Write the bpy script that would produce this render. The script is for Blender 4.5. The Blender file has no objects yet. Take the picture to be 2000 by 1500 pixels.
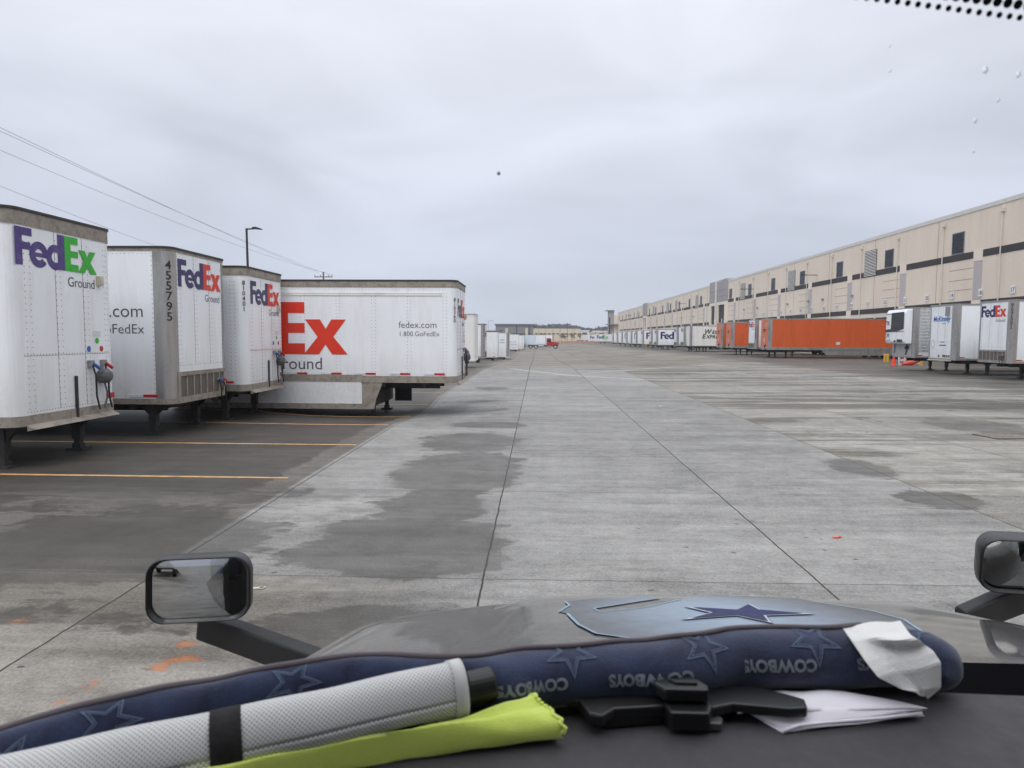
import bpy, math, random
import numpy as np
from mathutils import Vector, Matrix
random.seed(7)
R = math.radians
SC = bpy.context.scene
COL = SC.collection

# ------------------------------------------------------------------ camera
CAM_Z = 2.2
F = 1329.0                                   # focal length in photo pixels (2000 wide)
cd = bpy.data.cameras.new('camera'); cam = bpy.data.objects.new('camera', cd); COL.objects.link(cam)
cd.sensor_width = 36; cd.lens = 36*F/2000; cd.clip_start = 0.03; cd.clip_end = 6000
ROLL = R(0.3)
cm = Matrix.Rotation(math.atan(48/F), 4, 'Z') @ Matrix.Rotation(R(90)-math.atan(93/F), 4, 'X') @ Matrix.Rotation(ROLL, 4, 'Z')
cam.matrix_world = Matrix.Translation((0, 0, CAM_Z)) @ cm
SC.camera = cam
cd.dof.use_dof = True; cd.dof.focus_distance = 25; cd.dof.aperture_fstop = 11
CR = cm.to_3x3(); CRI = CR.inverted()
def ray(x, y):
    return CR @ Vector(((x-1000)/F, -(y-750)/F, -1.0))
def px(x, y, Y):                             # point seen at photo pixel (x, y) at distance Y down the yard
    d = ray(x, y); return Vector((0, 0, CAM_Z)) + d*(Y/d.y)
def pz(x, y, z):                             # same, at height z
    d = ray(x, y); return Vector((0, 0, CAM_Z)) + d*((z-CAM_Z)/d.z)

# ------------------------------------------------------------------ world, sun, exposure
SUN_EL, SUN_AZ = 55, 200
w = bpy.data.worlds.new('World'); SC.world = w; w.use_nodes = True
nt = w.node_tree; nt.nodes.clear()
def wn(t, **k):
    n = nt.nodes.new(t)
    for a, b in k.items(): setattr(n, a, b)
    return n
out = wn('ShaderNodeOutputWorld'); bg = wn('ShaderNodeBackground'); nt.links.new(bg.outputs[0], out.inputs[0])
sky = wn('ShaderNodeTexSky', sky_type='NISHITA', sun_disc=False, sun_elevation=R(SUN_EL), sun_rotation=R(SUN_AZ))
tc = wn('ShaderNodeTexCoord'); sep = wn('ShaderNodeSeparateXYZ'); nt.links.new(tc.outputs['Generated'], sep.inputs[0])
ramp = wn('ShaderNodeValToRGB'); nt.links.new(sep.outputs['Z'], ramp.inputs[0])
e = ramp.color_ramp.elements
e[0].position = 0.0; e[0].color = (0.50, 0.54, 0.64, 1)
e[1].position = 1.0; e[1].color = (1.6, 1.63, 1.7, 1)
for p, c in ((.10, (.515, .55, .645)), (.25, (.59, .615, .70)), (.42, (.69, .71, .785)), (.60, (1.05, 1.08, 1.14))):
    q = e.new(p); q.color = (*c, 1)
mp = wn('ShaderNodeMapping'); mp.inputs['Scale'].default_value = (1.0, 1.0, 3.2); mp.inputs['Rotation'].default_value = (0, .35, .3)
nt.links.new(tc.outputs['Generated'], mp.inputs[0])
nz = wn('ShaderNodeTexNoise'); nz.inputs['Scale'].default_value = 2.2; nz.inputs['Detail'].default_value = 7; nz.inputs['Roughness'].default_value = .45; nz.inputs['Distortion'].default_value = .5
nt.links.new(mp.outputs[0], nz.inputs[0])
mr = wn('ShaderNodeMapRange'); mr.inputs[1].default_value = .3; mr.inputs[2].default_value = .7; mr.inputs[3].default_value = .85; mr.inputs[4].default_value = 1.15
nt.links.new(nz.outputs[0], mr.inputs[0])
vm = wn('ShaderNodeVectorMath', operation='SCALE'); nt.links.new(ramp.outputs[0], vm.inputs[0]); nt.links.new(mr.outputs[0], vm.inputs['Scale'])
sk = wn('ShaderNodeVectorMath', operation='SCALE'); sk.inputs['Scale'].default_value = .08; nt.links.new(sky.outputs[0], sk.inputs[0])
mx = wn('ShaderNodeMix', data_type='RGBA'); mx.inputs[0].default_value = .93
nt.links.new(sk.outputs[0], mx.inputs[6]); nt.links.new(vm.outputs[0], mx.inputs[7]); nt.links.new(mx.outputs[2], bg.inputs[0])
bg.inputs[1].default_value = 1.0
sd = bpy.data.lights.new('sun', 'SUN'); sd.energy = 0.9; sd.angle = R(25); sd.color = (1, .97, .93)
sun = bpy.data.objects.new('sun', sd); COL.objects.link(sun)
az = R(SUN_AZ); sv = Vector((math.sin(az)*math.cos(R(SUN_EL)), math.cos(az)*math.cos(R(SUN_EL)), math.sin(R(SUN_EL))))
sun.rotation_euler = sv.to_track_quat('Z', 'Y').to_euler()
SC.view_settings.view_transform = 'Standard'; SC.view_settings.look = 'None'; SC.view_settings.gamma = 1; SC.view_settings.exposure = 0.32
SC.render.engine = 'CYCLES'
SC.cycles.use_denoising = True
SC.cycles.max_bounces = 6; SC.cycles.transparent_max_bounces = 16; SC.cycles.volume_bounces = 0

# ------------------------------------------------------------------ materials
def srgb(r, g, b):
    f = lambda c: (c/255/12.92) if c/255 <= .04045 else ((c/255+.055)/1.055)**2.4
    return (f(r), f(g), f(b))
class NT:
    def __init__(s, m): s.m = m; m.use_nodes = True; s.t = m.node_tree; s.t.nodes.clear(); s.o = s.t.nodes.new('ShaderNodeOutputMaterial')
    def n(s, t, ins=None, **k):
        n = s.t.nodes.new(t)
        for a, b in k.items(): setattr(n, a, b)
        for i, v in (ins or {}).items():
            if hasattr(v, 'bl_idname') or isinstance(v, bpy.types.NodeSocket): s.t.links.new(v, n.inputs[i])
            elif isinstance(v, tuple) and n.inputs[i].type == 'RGBA' and len(v) == 3: n.inputs[i].default_value = (*v, 1)
            else: n.inputs[i].default_value = v
        return n
    def math(s, op, a, b=0.0, c=None, clamp=False):
        ins = {0: a, 1: b}
        if c is not None: ins[2] = c
        return s.n('ShaderNodeMath', ins, operation=op, use_clamp=clamp).outputs[0]
    def mix(s, f, a, b, blend='MIX'):
        n = s.n('ShaderNodeMix', data_type='RGBA', blend_type=blend)
        for i, v in ((0, f), (6, a), (7, b)):
            if isinstance(v, bpy.types.NodeSocket): s.t.links.new(v, n.inputs[i])
            elif isinstance(v, tuple): n.inputs[i].default_value = (*v, 1)[:4]
            else: n.inputs[i].default_value = v
        return n.outputs[2]
    def noise(s, vec, scale, detail=4, rough=.5, dist=0):
        return s.n('ShaderNodeTexNoise', {'Vector': vec, 'Scale': scale, 'Detail': detail, 'Roughness': rough, 'Distortion': dist}).outputs[0]
    def rng(s, v, a, b, c, d): return s.n('ShaderNodeMapRange', {0: v, 1: a, 2: b, 3: c, 4: d}).outputs[0]
    def mapv(s, vec, sc=(1, 1, 1), loc=(0, 0, 0)): return s.n('ShaderNodeMapping', {'Vector': vec, 'Scale': sc, 'Location': loc}).outputs[0]
    def bsdf(s, **k):
        b = s.n('ShaderNodeBsdfPrincipled', {i.replace('_', ' '): v for i, v in k.items()})
        s.t.links.new(b.outputs[0], s.o.inputs[0]); return b
    def bump(s, h, st=.3, dist=.01): return s.n('ShaderNodeBump', {'Height': h, 'Strength': st, 'Distance': dist}).outputs[0]
MATS = {}
def mat(name, col, rough=.6, metal=0.0, wave=0.0, film=0.0, var=.12, scale=3.0, streak=False, bumpy=0.0, dirt=None, dirtamt=.35, coat=0.0, spec=.5, sheen=0.0):
    if name in MATS: return MATS[name]
    m = bpy.data.materials.new(name); t = NT(m)
    tc = t.n('ShaderNodeTexCoord').outputs['Object']
    v = t.mapv(tc, (1.4, 1.4, .18)) if streak else tc
    n1 = t.noise(v, scale, 5, .6); n2 = t.noise(tc, scale*9, 3, .6)
    f = t.rng(t.math('ADD', t.math('MULTIPLY', n1, .7), t.math('MULTIPLY', n2, .3)), .3, .7, 1-var, 1+var)
    c = t.mix(1.0, col, t.n('ShaderNodeCombineXYZ', {0: f, 1: f, 2: f}).outputs[0], 'MULTIPLY')
    if dirt is not None:
        dn = t.noise(v, scale*1.7, 6, .65, .4)
        c = t.mix(t.rng(dn, .48, .74, 0, dirtamt), c, dirt)
    if film:                                 # road film splashed over the lowest panels
        zc = t.n('ShaderNodeSeparateXYZ', {0: tc}).outputs[2]
        ff = t.math('MULTIPLY', t.rng(t.math('ADD', zc, t.math('MULTIPLY', t.math('SUBTRACT', n1, .5), 1.6)), .8, 1.9, film, 0), t.rng(n2, .3, .7, .5, 1))
        c = t.mix(ff, c, (.33, .29, .24))
    b = t.bsdf(Base_Color=c, Roughness=rough, Metallic=metal, Coat_Weight=coat, Coat_Roughness=.06, Specular_IOR_Level=spec, Sheen_Weight=sheen)
    t.t.links.new(t.rng(n1, .3, .7, max(.03, rough-.1), min(1, rough+.1)), b.inputs['Roughness'])
    if bumpy: t.t.links.new(t.bump(t.noise(tc, scale*14, 4, .6), bumpy, .01), b.inputs['Normal'])
    if wave: t.t.links.new(t.bump(t.noise(t.mapv(tc, (1, 1, .45)), 1.6, 3, .5), wave, .05), b.inputs['Normal'])
    MATS[name] = m; return m
M_white = mat('white_paint', (.81, .83, .86), .30, wave=.35, film=.34, var=.03, scale=1.1, streak=True, dirt=(.44, .42, .38), dirtamt=.26)
M_white2 = mat('warm_white_paint', (.78, .775, .75), .42, var=.05, scale=.8, streak=True, dirt=(.36, .33, .28), dirtamt=.4)
M_pale = mat('pale_blue_white_paint', (.60, .68, .76), .35, var=.04, scale=.8, streak=True, dirt=(.42, .40, .36), dirtamt=.2)
M_alu = mat('brushed_aluminium', (.42, .41, .40), .34, .75, wave=.3, var=.15, scale=1.5, streak=True, dirt=(.14, .12, .10), dirtamt=.5)
M_tan = mat('grimy_tan_rail', (.30, .265, .225), .6, .2, var=.22, scale=4, dirt=(.07, .055, .045), dirtamt=.7)
M_dark = mat('roof_edge_black', (.03, .028, .027), .55)
M_steel = mat('grimy_black_steel', (.022, .021, .022), .6, var=.3, scale=5, dirt=(.07, .06, .05), dirtamt=.4)
M_rubber = mat('tyre_rubber', (.018, .018, .018), .75, var=.2, scale=8)
M_rim = mat('wheel_rim_white', (.35, .35, .36), .45, .3)
M_rivet = mat('rivet_grey', (.09, .09, .10), .5, .3)
M_red = mat('reflector_red', (.45, .015, .02), .3)
M_refw = mat('reflector_silver', (.6, .62, .66), .3)
M_purple = mat('letter_purple', srgb(72, 52, 120), .4, var=.05, dirt=(.25, .22, .32), dirtamt=.3)
M_navy = mat('letter_navy', srgb(44, 32, 88), .4, var=.05, dirt=(.15, .13, .22), dirtamt=.25)
M_green = mat('letter_green', srgb(48, 172, 44), .4, var=.05)
M_fxo = mat('letter_orange_red', srgb(214, 52, 26), .4, var=.06)
M_ink = mat('letter_black', (.02, .02, .022), .5)
M_grey = mat('letter_grey', (.08, .08, .09), .5)
M_lblue = mat('letter_blue', srgb(30, 100, 185), .4)
M_orange = mat('orange_trailer_paint', srgb(200, 86, 34), .3, wave=.3, var=.06, scale=.7, streak=True, dirt=(.36, .09, .03), dirtamt=.3)
M_orange2 = mat('faded_orange_paint', srgb(205, 108, 66), .45, var=.08, scale=.7, streak=True)
M_yellow = mat('bollard_yellow', srgb(205, 165, 50), .5, var=.15, dirt=(.2, .15, .08))
M_beige = mat('box_beige', (.52, .49, .38), .5)
M_cone = mat('cone_orange', srgb(240, 60, 25), .45)
M_truckred = mat('truck_red_paint', srgb(165, 18, 22), .22, coat=.7)
M_chrome = mat('chrome', (.75, .75, .76), .12, 1.0)
M_glassd = mat('dark_window_glass', (.010, .013, .02), .3, spec=.25)
M_galv = mat('galvanised_grey', (.24, .245, .26), .6, .1)

# ------------------------------------------------------------------ mesh helpers
class MB:
    def __init__(s): s.v = []; s.f = []; s.m = []; s.uv = None
    def add(s, vs, fs, mi=0):
        b = len(s.v); s.v += [tuple(v) for v in vs]; s.f += [tuple(b+i for i in f) for f in fs]; s.m += [mi]*len(fs); return s
    def box(s, c, d, mi=0, rz=0.0, M=None):
        x, y, z = (d[0]/2, d[1]/2, d[2]/2); c = Vector(c)
        Rm = M if M is not None else Matrix.Rotation(rz, 3, 'Z')
        vs = [c + Rm @ Vector((sx*x, sy*y, sz*z)) for sz in (-1, 1) for sx, sy in ((-1, -1), (1, -1), (1, 1), (-1, 1))]
        return s.add(vs, [(0, 3, 2, 1), (4, 5, 6, 7), (0, 1, 5, 4), (1, 2, 6, 5), (2, 3, 7, 6), (3, 0, 4, 7)], mi)
    def b2(s, a, b, mi=0):
        return s.box([(a[i]+b[i])/2 for i in range(3)], [abs(b[i]-a[i]) for i in range(3)], mi)
    def prism(s, pts, z0, z1, mi=0, T=None):
        n = len(pts); T = T or (lambda p: p)
        vs = [T(Vector((p[0], p[1], z0))) for p in pts] + [T(Vector((p[0], p[1], z1))) for p in pts]
        return s.add(vs, [tuple(range(n-1, -1, -1)), tuple(range(n, 2*n))] + [(i, (i+1) % n, n+(i+1) % n, n+i) for i in range(n)], mi)
    def tube(s, pts, r, k=8, mi=0, cap=True):
        pts = [Vector(p) for p in pts]; rs = r if isinstance(r, (list, tuple)) else [r]*len(pts); rings = []
        up = None; b0 = len(s.v); vs = []
        for i, p in enumerate(pts):
            d = (pts[min(i+1, len(pts)-1)] - pts[max(i-1, 0)]).normalized()
            if up is None: up = Vector((0, 0, 1)) if abs(d.z) < .9 else Vector((1, 0, 0))
            a = d.cross(up).normalized(); c = a.cross(d).normalized(); up = c
            vs += [p + (a*math.cos(2*math.pi*j/k) + c*math.sin(2*math.pi*j/k))*rs[i] for j in range(k)]
        fs = [(i*k+j, i*k+(j+1) % k, (i+1)*k+(j+1) % k, (i+1)*k+j) for i in range(len(pts)-1) for j in range(k)]
        if cap: fs += [tuple(range(k-1, -1, -1)), tuple((len(pts)-1)*k+j for j in range(k))]
        return s.add(vs, fs, mi)
    def lathe(s, c, prof, axis='Y', k=20, mi=0):
        c = Vector(c); vs = []
        for r, h in prof:
            for j in range(k):
                a = 2*math.pi*j/k; u, v = r*math.cos(a), r*math.sin(a)
                vs.append(c + (Vector((u, h, v)) if axis == 'Y' else Vector((u, v, h)) if axis == 'Z' else Vector((h, u, v))))
        n = len(prof)
        fs = [(i*k+j, i*k+(j+1) % k, (i+1)*k+(j+1) % k, (i+1)*k+j) for i in range(n-1) for j in range(k)]
        fs += [tuple(range(k-1, -1, -1)), tuple((n-1)*k+j for j in range(k))]
        return s.add(vs, fs, mi)
    def build(s, name, mats, parent=None, smooth=False, bevel=0.0, seg=2, loc=None):
        me = bpy.data.meshes.new(name); me.from_pydata(s.v, [], s.f)
        for m in (mats if isinstance(mats, (list, tuple)) else [mats]): me.materials.append(m)
        if any(s.m): me.polygons.foreach_set('material_index', s.m)
        if s.uv is not None:
            ul = me.uv_layers.new(name='UVMap')
            li = np.empty(len(me.loops), dtype=np.int32); me.loops.foreach_get('vertex_index', li)
            ul.data.foreach_set('uv', np.array(s.uv, dtype=np.float32)[li].ravel())
        me.validate(); me.update()
        if smooth: me.shade_smooth()
        o = bpy.data.objects.new(name, me); COL.objects.link(o)
        if parent is not None: o.parent = parent
        if loc is not None: o.location = loc
        if bevel:
            b = o.modifiers.new('bevel', 'BEVEL'); b.width = bevel; b.segments = seg; b.limit_method = 'ANGLE'; b.angle_limit = R(40); b.harden_normals = False
        return o
def tag(o, label=None, cat=None, group=None, kind=None):
    if label: o['label'] = label
    if cat: o['category'] = cat
    if group: o['group'] = group
    if kind: o['kind'] = kind
    return o
def thing(name, label, cat, loc=(0, 0, 0), rz=0.0, group=None):
    o = bpy.data.objects.new(name, None); COL.objects.link(o); o.location = loc; o.rotation_euler = (0, 0, rz)
    o.empty_display_size = .2
    return tag(o, label, cat, group)
def sstep(a, b, t):
    t = max(0.0, min(1.0, (t-a)/(b-a))); return t*t*(3-2*t)
def dup(o, parent=None):
    c = o.copy(); COL.objects.link(c); c.parent = parent
    for ch in list(o.children): dup(ch, c)
    return c

# lettering: text and logo shapes as (verts2d, faces, material index)
_tc = {}
def text2d(s, size=1.0, bold=0.0, align='LEFT', shear=0.0, space=1.0):
    key = (s, size, bold, align, shear, space)
    if key in _tc: return _tc[key]
    c = bpy.data.curves.new('t', 'FONT'); c.body = s; c.size = size; c.offset = bold*size; c.align_x = align; c.shear = shear; c.space_character = space
    c.resolution_u = 4
    o = bpy.data.objects.new('t', c); me = bpy.data.meshes.new_from_object(o)
    r = ([(v.co.x, v.co.y) for v in me.vertices], [tuple(p.vertices) for p in me.polygons])
    bpy.data.objects.remove(o); bpy.data.curves.remove(c); bpy.data.meshes.remove(me)
    _tc[key] = r; return r
def ringsec(cx, cy, R1, r1, a0, a1, n=28):
    vs = []; fs = []
    for i in range(n+1):
        a = R(a0+(a1-a0)*i/n); vs += [(cx+R1*math.cos(a), cy+R1*math.sin(a)), (cx+r1*math.cos(a), cy+r1*math.sin(a))]
    fs = [(2*i, 2*i+2, 2*i+3, 2*i+1) for i in range(n)]
    return vs, fs
def rect(a, b, c, d): return [(a, b), (c, b), (c, d), (a, d)], [(0, 1, 2, 3)]
def fedex(H=1.0):                            # returns list of (verts, faces, matindex 0/1, layer)
    L = []
    L.append((*rect(0, 0, .26, 1.0), 0)); L.append((*rect(.26, .79, .62, 1.0), 0)); L.append((*rect(.26, .42, .56, .62), 0))
    L.append((*ringsec(.86, .335, .355, .15, 8, 322), 0)); L.append((*rect(.68, .27, 1.205, .385), 0))
    L.append((*ringsec(1.50, .335, .355, .15, 0, 360), 0)); L.append((*rect(1.60, 0, 1.875, 1.0), 0))
    L.append((*rect(1.88, 0, 2.14, 1.0), 1)); L.append((*rect(2.14, .79, 2.46, 1.0), 1)); L.append((*rect(2.14, .41, 2.46, .60), 1)); L.append((*rect(2.14, 0, 2.46, .21), 1))
    X = [(0, .67), (.29, .67), (.40, .49), (.51, .67), (.79, .67), (.545, .34), (.82, 0), (.52, 0), (.39, .19), (.26, 0), (-.03, 0), (.24, .335)]
    L.append(([(x+2.47, y) for x, y in X], [tuple(range(11, -1, -1))], 1))
    return [([(x*H, y*H) for x, y in v], f, m) for v, f, m in L]
def put(mb, shapes, o, u, v, n, mi=None, proud=.004, flat=True):
    o, u, v, n = Vector(o), Vector(u), Vector(v), Vector(n)
    for i, s in enumerate(shapes):
        m = (s[2] if len(s) > 2 else 0) if mi is None else mi
        off = n*(proud + i*.0006)
        vs = [o+u*a+v*b+off for a, b in s[0]]
        fs = []
        for f in s[1]:
            nn = (vs[f[1]]-vs[f[0]]).cross(vs[f[2]]-vs[f[1]])
            fs.append(f if nn.dot(n) > 0 else tuple(reversed(f)))
        mb.add(vs, fs, m)

# ------------------------------------------------------------------ ground
PL = ([-60, 47, 64, 84, 93, 146, 180, 350, 3000], [0, 0, -.3, -.8, -.95, -1.0, -1.15, -1.2, -1.2])
PR = ([-60, 75, 107, 137, 290, 350, 3000], [.1, .1, -.05, -.28, -.7, -.9, -1.2])
def g(x, y):
    t = sstep(-2, 20, x); return np.interp(y, *PL)*(1-t) + np.interp(y, *PR)*t - .20*math.exp(-(math.hypot(x+5, y-20.8)/3.3)**4)
def gp(x, y):                                # ground point at photo pixel
    z = 0
    for _ in range(12): p = pz(x, y, z); z = float(g(p.x, p.y))
    return p
def axis(a): return sorted(set(round(float(v), 4) for v in a))
xs = axis(list(np.arange(-16, 18.01, .25)) + list(np.arange(-5, .5, .08)) + list(np.arange(-60, 60.1, 1)) + [-3000, -1500, -700, -350, -200, -130, -90, 90, 130, 200, 350, 700, 1500, 3000])
ys = axis(list(np.arange(1, 62.01, .25)) + list(np.arange(3.2, 7, .08)) + list(np.arange(-60, 352, 1)) + [-1500, -600, -250, -120, 400, 470, 600, 900, 1500, 3000])
nx, ny = len(xs), len(ys)
gv = [(x, y, float(g(x, y))) for y in ys for x in xs]
gf = [(j*nx+i, j*nx+i+1, (j+1)*nx+i+1, (j+1)*nx+i) for j in range(ny-1) for i in range(nx-1)]
# stains, damp patches and clay marks of the yard: ellipses on the ground (centre x, y, half widths, strength)
def el(x0, y0, x1, y1, s=1.0):
    a, b = gp(x0, (y0+y1)/2), gp(x1, (y0+y1)/2); c, d = gp((x0+x1)/2, y1), gp((x0+x1)/2, y0)
    return ((a.x+b.x)/2, (c.y+d.y)/2, abs(b.x-a.x)/2, abs(d.y-c.y)/2, s)
WET = [el(600, 1058, 960, 1118, .9), el(640, 1015, 960, 1062, .75), el(760, 970, 950, 1010, .7), el(800, 890, 985, 958, .95), el(840, 848, 1003, 878, .85),
       el(890, 826, 1010, 834, .8), el(860, 800, 1000, 806, .6), el(930, 755, 990, 762, .6), el(900, 782, 985, 786, .6),
       el(-60, 1005, 470, 1130, .85), el(-150, 1170, 560, 1235, .45), el(540, 1195, 900, 1300, .8), el(640, 1020, 700, 1040, .3),
       el(250, 940, 640, 990, .5), el(1640, 900, 1720, 928, .8), el(1790, 965, 1900, 990, .7), el(1700, 770, 2150, 815, .45), el(1820, 815, 2000, 850, .6),
       el(1500, 745, 2100, 770, .35), el(1250, 905, 1500, 935, .25), el(200, 1270, 420, 1300, .3), el(1550, 815, 1800, 828, .4)]
PALE = [el(0, 958, 560, 985, .5), el(450, 960, 800, 1060, .45), el(1500, 830, 1900, 900, .45), el(1650, 900, 2050, 960, .45), el(250, 870, 420, 905, .35), el(1100, 960, 1250, 1010, .3),
        el(1000, 1050, 1400, 1150, .22), el(1330, 980, 1560, 1120, .25), el(0, 1180, 290, 1215, .4), el(450, 1120, 700, 1170, .4), el(1700, 735, 1950, 750, .6), el(1350, 726, 1600, 740, .5)]
CLAY = [el(310, 1275, 420, 1296, 1), el(330, 1250, 390, 1268, 1), el(290, 1290, 350, 1312, .8), el(150, 1325, 200, 1350, .8), el(100, 1360, 140, 1385, .7), el(40, 1400, 80, 1425, 1),
        el(0, 1195, 60, 1240, .55), el(220, 1335, 245, 1345, .6), el(0, 1350, 30, 1380, .5), el(545, 1190, 600, 1210, .3), el(540, 1225, 570, 1235, .6), el(1100, 700, 1400, 712, .25), el(1460, 715, 1720, 722, .6),
        el(1270, 774, 1290, 777, .8), el(980, 1060, 1010, 1090, .25), el(1450, 850, 1600, 870, .3), el(880, 1010, 950, 1060, .3)]
SEGP = [(gp(1000, 720), gp(1110, 733), .35), (gp(1110, 733), gp(1330, 745), .35), (gp(1140, 729), gp(1400, 711), .3), (gp(960, 738), gp(1090, 736), .15)]
GX, GY = np.array([v[0] for v in gv]), np.array([v[1] for v in gv])
def field(L, k=1.15, ad=.15):
    a = np.zeros(len(gv))
    for cx, cy, rx, ry, s in L:
        d = np.sqrt(((GX-cx)/(rx*k+ad))**2+((GY-cy)/(ry*k+ad))**2); a = np.maximum(a, s*np.clip(1.5-d, 0, 1))
    return a
wet_shade, pale, clay = field(WET), field(PALE), field(CLAY, .8, .02)
for a, b, wd in SEGP:
    ab = np.array([b.x-a.x, b.y-a.y]); L2 = ab@ab
    t = np.clip(((GX-a.x)*ab[0]+(GY-a.y)*ab[1])/L2, 0, 1)
    d = np.hypot(GX-a.x-t*ab[0], (GY-a.y-t*ab[1])); pale = np.maximum(pale, 1.1*np.clip(1.3-d/wd, 0, 1))
# damp strip at both trailer rows, shade under the left row painted in
pad_damp_shade = np.clip((-3.75-GX)/.6, 0, 1)*np.clip((GY-7.6)/1.2, 0, 1)*.95*np.clip((120-GY)/60, .55, 1)
wet_shade = np.maximum(wet_shade, pad_damp_shade*(1-.75*np.clip(pale*1.2, 0, 1)))
wet_shade = np.maximum(wet_shade, np.clip((GX-16.5)/4.5, 0, 1)*.88*np.clip((GY-22)/9, 0, 1))
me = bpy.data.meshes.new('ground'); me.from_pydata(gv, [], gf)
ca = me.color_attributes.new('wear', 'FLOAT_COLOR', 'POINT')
buf = np.ones((len(gv), 4), dtype=np.float32); buf[:, 0] = wet_shade; buf[:, 1] = pale; buf[:, 2] = clay; ca.data.foreach_set('color', buf.ravel())
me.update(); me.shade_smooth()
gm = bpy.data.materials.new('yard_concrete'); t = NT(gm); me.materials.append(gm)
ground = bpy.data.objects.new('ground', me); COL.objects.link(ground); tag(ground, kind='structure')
P = t.n('ShaderNodeNewGeometry').outputs['Position']
sp = t.n('ShaderNodeSeparateXYZ', {0: P}); X, Y = sp.outputs[0], sp.outputs[1]
wa = t.n('ShaderNodeSeparateColor', {0: t.n('ShaderNodeVertexColor', layer_name='wear').outputs[0]})
mott = t.noise(P, 5.5, 5, .7); big = t.noise(P, .16, 4, .55); med = t.noise(P, 1.3, 6, .65); fine = t.noise(P, 38, 4, .75); grit = t.noise(P, 170, 2, .6)
strk = t.noise(t.mapv(P, (.35, 3.2, 1)), 1.0, 7, .72, .6); strk2 = t.noise(t.mapv(P, (.09, 1.1, 1)), 1.0, 5, .65, .8)
# slab tint
slab = t.n('ShaderNodeTexWhiteNoise', {0: t.n('ShaderNodeCombineXYZ', {0: t.math('FLOOR', t.math('DIVIDE', t.math('ADD', X, .47), 3.02)), 1: t.math('FLOOR', t.math('DIVIDE', t.math('SUBTRACT', Y, 6.03), 3.5)), 2: 0.0}).outputs[0]}, noise_dimensions='3D').outputs[0]
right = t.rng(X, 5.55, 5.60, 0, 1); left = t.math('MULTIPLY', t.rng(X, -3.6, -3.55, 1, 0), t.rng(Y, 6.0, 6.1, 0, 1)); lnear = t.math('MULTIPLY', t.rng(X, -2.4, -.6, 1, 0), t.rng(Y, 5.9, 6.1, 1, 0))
base = t.mix(right, (.218, .215, .208), (.222, .214, .194)); base = t.mix(left, base, (.125, .115, .103)); base = t.mix(t.math('MULTIPLY', lnear, .7), base, (.235, .215, .185))  # older left pad, darkened further to paint in shade under the trailers
farw = t.rng(Y, 42, 60, 0, 1); base = t.mix(t.math('MULTIPLY', farw, .8), base, (.21, .193, .163))
val = t.math('ADD', t.rng(big, .3, .7, -.10, .10), t.rng(med, .35, .65, -.12, .12))
val = t.math('ADD', val, t.rng(strk, .36, .64, -.12, .12)); val = t.math('ADD', val, t.rng(strk2, .36, .64, -.10, .10))
val = t.math('ADD', val, t.rng(fine, .35, .65, -.22, .22)); val = t.math('ADD', val, t.rng(grit, .32, .68, -.30, .30)); val = t.math('ADD', val, t.rng(slab, 0, 1, -.09, .09))
val = t.math('ADD', t.math('ADD', val, t.rng(mott, .35, .65, -.10, .10)), 1.0)
c = t.mix(1.0, base, t.n('ShaderNodeCombineXYZ', {0: val, 1: val, 2: val}).outputs[0], 'MULTIPLY')
edge = t.math('ADD', t.math('MULTIPLY', t.math('SUBTRACT', strk, .5), .85), t.math('ADD', t.math('MULTIPLY', t.math('SUBTRACT', med, .5), .9), t.math('MULTIPLY', t.math('SUBTRACT', mott, .5), .45)))
wet_shade_m = t.rng(t.math('ADD', wa.outputs[0], edge), .40, .50, 0, 1)
palem = t.math('MULTIPLY', t.rng(t.math('ADD', wa.outputs[1], edge), .38, .78, 0, 1), .7)
c = t.mix(palem, c, (.38, .37, .345))
wc = t.mix(1.0, c, (.28, .268, .25), 'MULTIPLY')
c = t.mix(t.math('MULTIPLY', wet_shade_m, t.math('MULTIPLY', t.rng(mott, .35, .62, .78, 1.0), t.rng(med, .32, .6, .62, 1.0))), c, wc)
claym = t.rng(t.math('ADD', wa.outputs[2], t.math('ADD', t.math('MULTIPLY', edge, 1.1), t.math('MULTIPLY', t.math('SUBTRACT', fine, .5), 1.6))), .62, .80, 0, .8)
c = t.mix(claym, c, (.36, .125, .045))
dmp = t.noise(t.mapv(P, (.10, .62, 1), (3.7, 1.2, 0)), 1.0, 6, .68, .5)
dz = t.math('MAXIMUM', t.math('MULTIPLY', right, 1.0), t.math('MAXIMUM', t.math('MULTIPLY', lnear, .7), t.math('MULTIPLY', t.rng(Y, 30, 50, 0, 1), .6)))
c = t.mix(t.math('MULTIPLY', t.rng(dmp, .48, .58, 0, 1), dz), c, t.mix(1.0, c, (.50, .48, .45), 'MULTIPLY'))
dm2 = t.noise(t.mapv(P, (.5, 2.6, 1), (9.1, 4.2, 0)), 1.0, 6, .75, .3)
c = t.mix(t.math('MULTIPLY', t.rng(dm2, .55, .66, 0, .7), 1.0), c, t.mix(1.0, c, (.70, .69, .67), 'MULTIPLY'))
c = t.mix(t.math('MULTIPLY', t.rng(dm2, .44, .34, 0, .5), 1.0), c, t.mix(1.0, c, (1.28, 1.27, 1.25), 'MULTIPLY'))
clay2 = t.rng(t.math('ADD', t.math('MULTIPLY', wa.outputs[2], .5), t.math('MULTIPLY', edge, .9)), .35, .6, 0, .4)
c = t.mix(clay2, c, (.42, .27, .15))
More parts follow.
